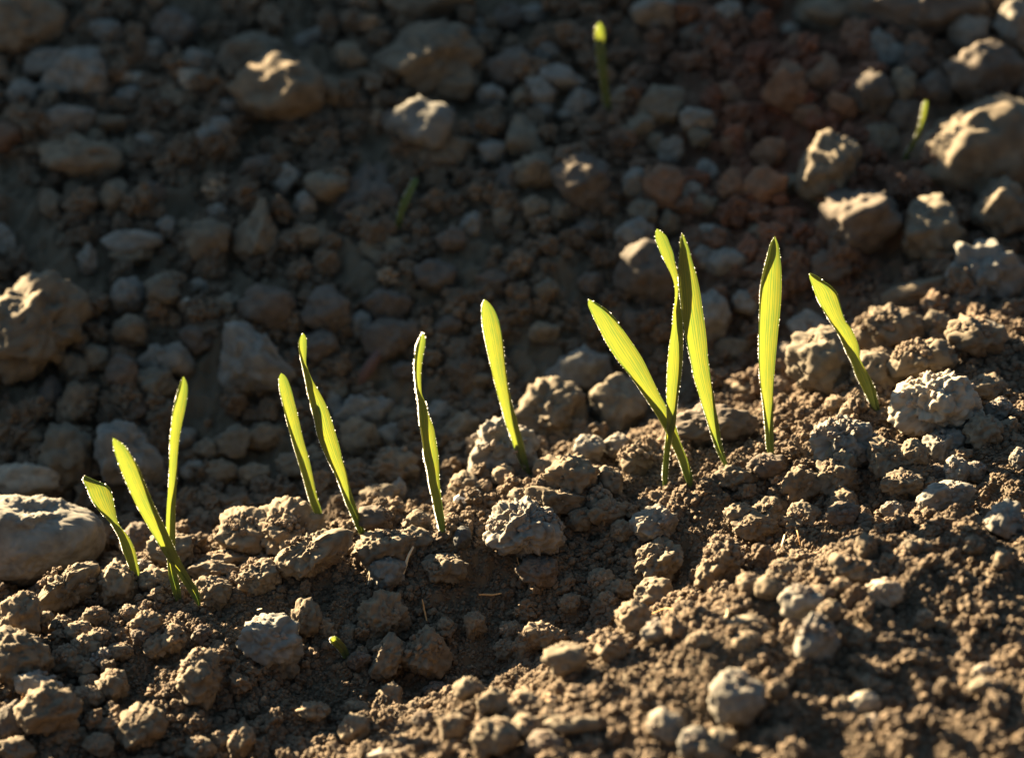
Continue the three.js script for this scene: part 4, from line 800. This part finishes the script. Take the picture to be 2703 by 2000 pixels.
{
  const c = [1520, 580, 0.4356];
  sprout('tallest sprout with a twisted tip, standing behind the strongly leaning one', ...c, [[1640, 530, 552, 0.5, 0.5], [1550, 524, 560, 0.5, 0.5], [1450, 530, 568, 0.5, 0.5], [1350, 540, 580, 0.3, 0.7], [1250, 550, 605, 0, 0.6], [1150, 550, 614, 0, 0.22], [1050, 550, 626, 0, 0.2], [950, 552, 641, 0, 0.22], [850, 557, 649, 0, 0.24], [750, 567, 652, 0, 0.32], [650, 582, 650, 0, 0.55], [550, 590, 645, 0, 0.7], [480, 600, 640, 0, 0.6], [400, 598, 634, 0, 0.3], [330, 578, 622, 0, 0.1], [270, 548, 606, 0, 0.05], [200, 515, 590, 0, 0], [150, 495, 570, 0, 0], [100, 478, 550, 0.05, 0], [70, 476, 522, 0.1, 0], [52, 482, 502, 0, 0]], { lean: -0.004, dewLeft: 0.5, dewRight: 0.4, seed: 9 });
  sprout('long sprout leaning strongly to the left, its base right of the tall twisted one', ...c, [[1615, 685, 706, 0.6, 0.4], [1550, 655, 708, 0.7, 0.3], [1450, 622, 677, 0.85, 0], [1350, 575, 637, 0.88, 0], [1250, 528, 606, 0.66, 0], [1150, 470, 558, 0.5, 0], [1050, 405, 503, 0.26, 0], [950, 336, 455, 0.1, 0], [850, 258, 405, 0.03, 0], [750, 192, 340, 0, 0], [650, 140, 270, 0, 0.03], [600, 114, 235, 0, 0.12], [550, 90, 188, 0, 0.22], [510, 72, 132, 0, 0.3], [480, 68, 88, 0, 0]], { lean: 0.004, dewLeft: 0.45, dewRight: 0.14, seed: 8 });
  sprout('tall broad sprout with a dark green folded upper left side, touching the twisted one', ...c, [[1505, 910, 930, 0.5, 0.5], [1430, 868, 906, 0.5, 0.5], [1350, 835, 886, 0.4, 0.5], [1250, 805, 870, 0.12, 0.4], [1150, 775, 851, 0.04, 0.22], [1050, 745, 835, 0.02, 0.1], [950, 715, 819, 0.02, 0.04], [850, 695, 803, 0.03, 0], [750, 672, 796, 0.06, 0], [700, 663, 791, 0.1, 0], [650, 655, 785, 0.22, 0], [550, 640, 770, 0.48, 0], [450, 628, 756, 0.62, 0], [350, 620, 735, 0.68, 0], [250, 622, 706, 0.72, 0], [180, 628, 688, 0.7, 0], [130, 630, 670, 0.6, 0], [80, 636, 654, 0.4, 0]], { lean: 0.002, dewLeft: 0.6, dewRight: 0.1, seed: 10 });
  const d = [1960, 600, 0.3876];
  sprout('straight broad upright sprout standing alone, second from the right end of the row', ...d, [[1585, 188, 218, 0.5, 0.5], [1500, 163, 216, 0.5, 0.5], [1400, 155, 214, 0.5, 0.5], [1300, 147, 212, 0.3, 0.3], [1200, 138, 213, 0.16, 0.12], [1100, 125, 214, 0.08, 0.05], [1000, 115, 220, 0.06, 0.02], [900, 110, 228, 0.05, 0], [800, 108, 238, 0.05, 0], [700, 110, 247, 0.05, 0], [600, 112, 258, 0.06, 0], [500, 115, 266, 0.08, 0], [400, 120, 270, 0.14, 0], [300, 138, 268, 0.34, 0], [200, 164, 259, 0.68, 0], [140, 180, 251, 0.74, 0], [100, 192, 241, 0.7, 0], [60, 214, 230, 0.4, 0]], { lean: -0.002, dewLeft: 1.0, dewRight: 0.08, seed: 11 });
  sprout('sprout at the right end of the row, with a folded tip', ...d, [[1280, 925, 948, 0.5, 0.5], [1200, 870, 930, 0.6, 0.4], [1100, 820, 906, 0.7, 0.3], [1000, 770, 858, 0.9, 0.1], [900, 735, 806, 0.82, 0], [850, 708, 800, 0.6, 0], [800, 688, 790, 0.36, 0], [700, 640, 748, 0.16, 0.03], [650, 605, 710, 0.14, 0.04], [600, 575, 690, 0.1, 0.04], [500, 518, 662, 0, 0.06], [450, 496, 645, 0, 0.12], [400, 478, 598, 0, 0.24], [360, 464, 542, 0, 0.5], [330, 452, 510, 0, 0.75], [310, 448, 470, 0, 0.8]], { lean: 0.003, dewLeft: 0.8, dewRight: 0.08, seed: 12 });
}
{
  const k = 0.40377, far = 'sprouts on the shaded slope';
  sprout('lone thin blurred sprout high on the far slope with a glowing yellow upper half', 900, 0, k, [[770, 1735, 1765, 0.4, 0.4], [700, 1722, 1765, 0.45, 0.45], [600, 1704, 1752, 0.45, 0.45], [500, 1688, 1743, 0.4, 0.4], [420, 1676, 1738, 0.2, 0.2], [300, 1662, 1729, 0.1, 0.05], [200, 1660, 1722, 0.1, 0], [145, 1680, 1702, 0, 0]], { lean: -0.004, dewLeft: 0.4, dewRight: 0, seed: 13, group: far });
  sprout('short bluish-green blurred sprout in shade before the wide flat clod', 900, 0, k, [[1530, 340, 370, 0.5, 0.5], [1400, 368, 412, 0.5, 0.5], [1300, 398, 452, 0.5, 0.5], [1200, 448, 498, 0.5, 0.5], [1160, 470, 505, 0.5, 0.5]], { lean: -0.012, dewLeft: 0.3, dewRight: 0, seed: 14, group: far });
  sprout('thin blurred sprout leaning right beside the sun-rimmed boulder', 1803, 0, k, [[1080, 1425, 1450, 0.5, 0.5], [1000, 1452, 1492, 0.5, 0.5], [940, 1488, 1526, 0.5, 0.5], [860, 1528, 1562, 0.5, 0.5], [780, 1550, 1592, 0.3, 0.3], [700, 1564, 1606, 0.15, 0.1], [655, 1580, 1602, 0, 0]], { lean: -0.006, dewLeft: 0.3, dewRight: 0, seed: 15, group: far });
  sprout('tiny curled green shoot just breaking the soil, right of the pale domed clod', 868, 1676, 0.5, [[120, 75, 110, 0.5, 0.5], [80, 52, 100, 0.5, 0.5], [50, 24, 80, 0.4, 0.5], [25, 4, 56, 0.2, 0.4], [6, 8, 34, 0, 0]], { lean: 0.004, dewLeft: 0.15, dewRight: 0, seed: 16, group: null });
}

// ---------------------------------------------------------------- dry roots and straw lying on the soil
{
  const pale = new THREE.MeshStandardMaterial({ name: 'dry_root', color: new THREE.Color().setRGB(0.52, 0.42, 0.28), roughness: 0.8 }), tan = new THREE.MeshStandardMaterial({ name: 'dry_straw', color: new THREE.Color().setRGB(0.42, 0.22, 0.08), roughness: 0.8 });
  const fibre = (name, label, mat, rad, pts, lift = 0.002) => {
    const v = pts.map(([x, y], i) => { const p = spot(x, y); p.y += lift * (0.25 + i / (pts.length - 1)); return p; }), o = v[0].clone(), curve = new THREE.CatmullRomCurve3(v.map((p) => p.sub(o)));
    const g = new THREE.TubeGeometry(curve, 24, rad, 7), P = g.attributes.position, n = 25 * 8;
    for (let i = 0; i < n; i++) { const s = Math.floor(i / 8), k = name === 'dry_leaf' ? 0.06 + 0.94 * Math.sin(Math.PI * Math.pow(s / 24, 0.7)) : 0.45 + 0.55 * Math.sin(Math.PI * (0.12 + 0.8 * s / 24)), c = curve.getPointAt(s / 24); P.setXYZ(i, c.x + (P.getX(i) - c.x) * k, c.y + (P.getY(i) - c.y) * k, c.z + (P.getZ(i) - c.z) * k * (name === 'dry_leaf' ? 0.3 : 1)); }
    g.computeVertexNormals();
    const m = new THREE.Mesh(g, mat); m.position.copy(o); add(m, name); tag(m, label, name === 'dry_leaf' ? 'dry leaf' : 'root fibre', 'bits of dry plant on the soil');
  };
  const H = ([x, y]) => [900 + x * 0.40377, 1333 + y * 0.40377], I = ([x, y]) => [1803 + x * 0.40377, 1333 + y * 0.40377], G = ([x, y]) => [x * 0.40377, 1333 + y * 0.40377];
  fibre('dry_root', 'pale dry twig sticking up in the dark soil left of the domed rock', pale, 0.00042, [[390, 510], [420, 450], [440, 410], [475, 370]].map(H), 0.004);
  fibre('dry_root', 'short curly root fibre left of the pale dry twig', pale, 0.00025, [[175, 540], [190, 500], [182, 475], [210, 450]].map(H), 0.004);
  fibre('dry_root', 'thin reddish hair root standing below the domed rock', tan, 0.00018, [[1172, 505], [1168, 470], [1150, 440]].map(H), 0.004);
  fibre('dry_root', 'frayed tan root in the middle of the front hollow', tan, 0.00032, [[900, 600], [950, 620], [1000, 640], [1050, 650]].map(H), 0.003);
  fibre('dry_root', 'upright brown root stub near the crumb-topped block', tan, 0.00025, [[560, 770], [545, 730], [532, 690]].map(H), 0.003);
  fibre('straw_bit', 'tiny bright straw bit on the front slope right of the crumb-covered hump', pale, 0.0003, [[640, 310], [652, 290], [662, 270]].map(I), 0.003);
  fibre('dry_root', 'thin dark curved root beside the tiny bright straw bit', tan, 0.00018, [[765, 275], [750, 235], [718, 195]].map(I), 0.003);
  fibre('dry_root', 'white root thread lying by the crossing left sprouts', pale, 0.00022, [[1680, 700], [1700, 725], [1715, 750]].map(G), 0.003);
  fibre('dry_root', 'short orange fibre standing at the left of the nodular clod', tan, 0.00022, [[140, 1330], [150, 1295], [160, 1270]].map(G), 0.004);
  fibre('straw_bit', 'curled pale husk on the lit slope, lower right', pale, 0.0004, [[250, 775], [285, 765], [295, 735], [270, 725]].map(I), 0.003);
  fibre('dry_root', 'long fine root across the soil under the right round clod of the pair', tan, 0.00018, [[1990, 720], [2050, 740], [2110, 735], [2190, 760]].map(H), 0.003);
  fibre('straw_bit', 'thin straw lying between the bottom stones, front middle', pale, 0.00025, [[800, 1560], [850, 1545], [900, 1550]].map(H), 0.003);
  fibre('dry_leaf', 'reddish-brown dry sliver slanting in the furrow behind the wavy sprout', new THREE.MeshStandardMaterial({ name: 'dry_leaf', color: new THREE.Color().setRGB(0.085, 0.046, 0.036), roughness: 0.85 }), 0.0019, [[942, 1030], [972, 992], [1005, 955], [1042, 918]], 0.004);
}

renderer.render(scene, camera);
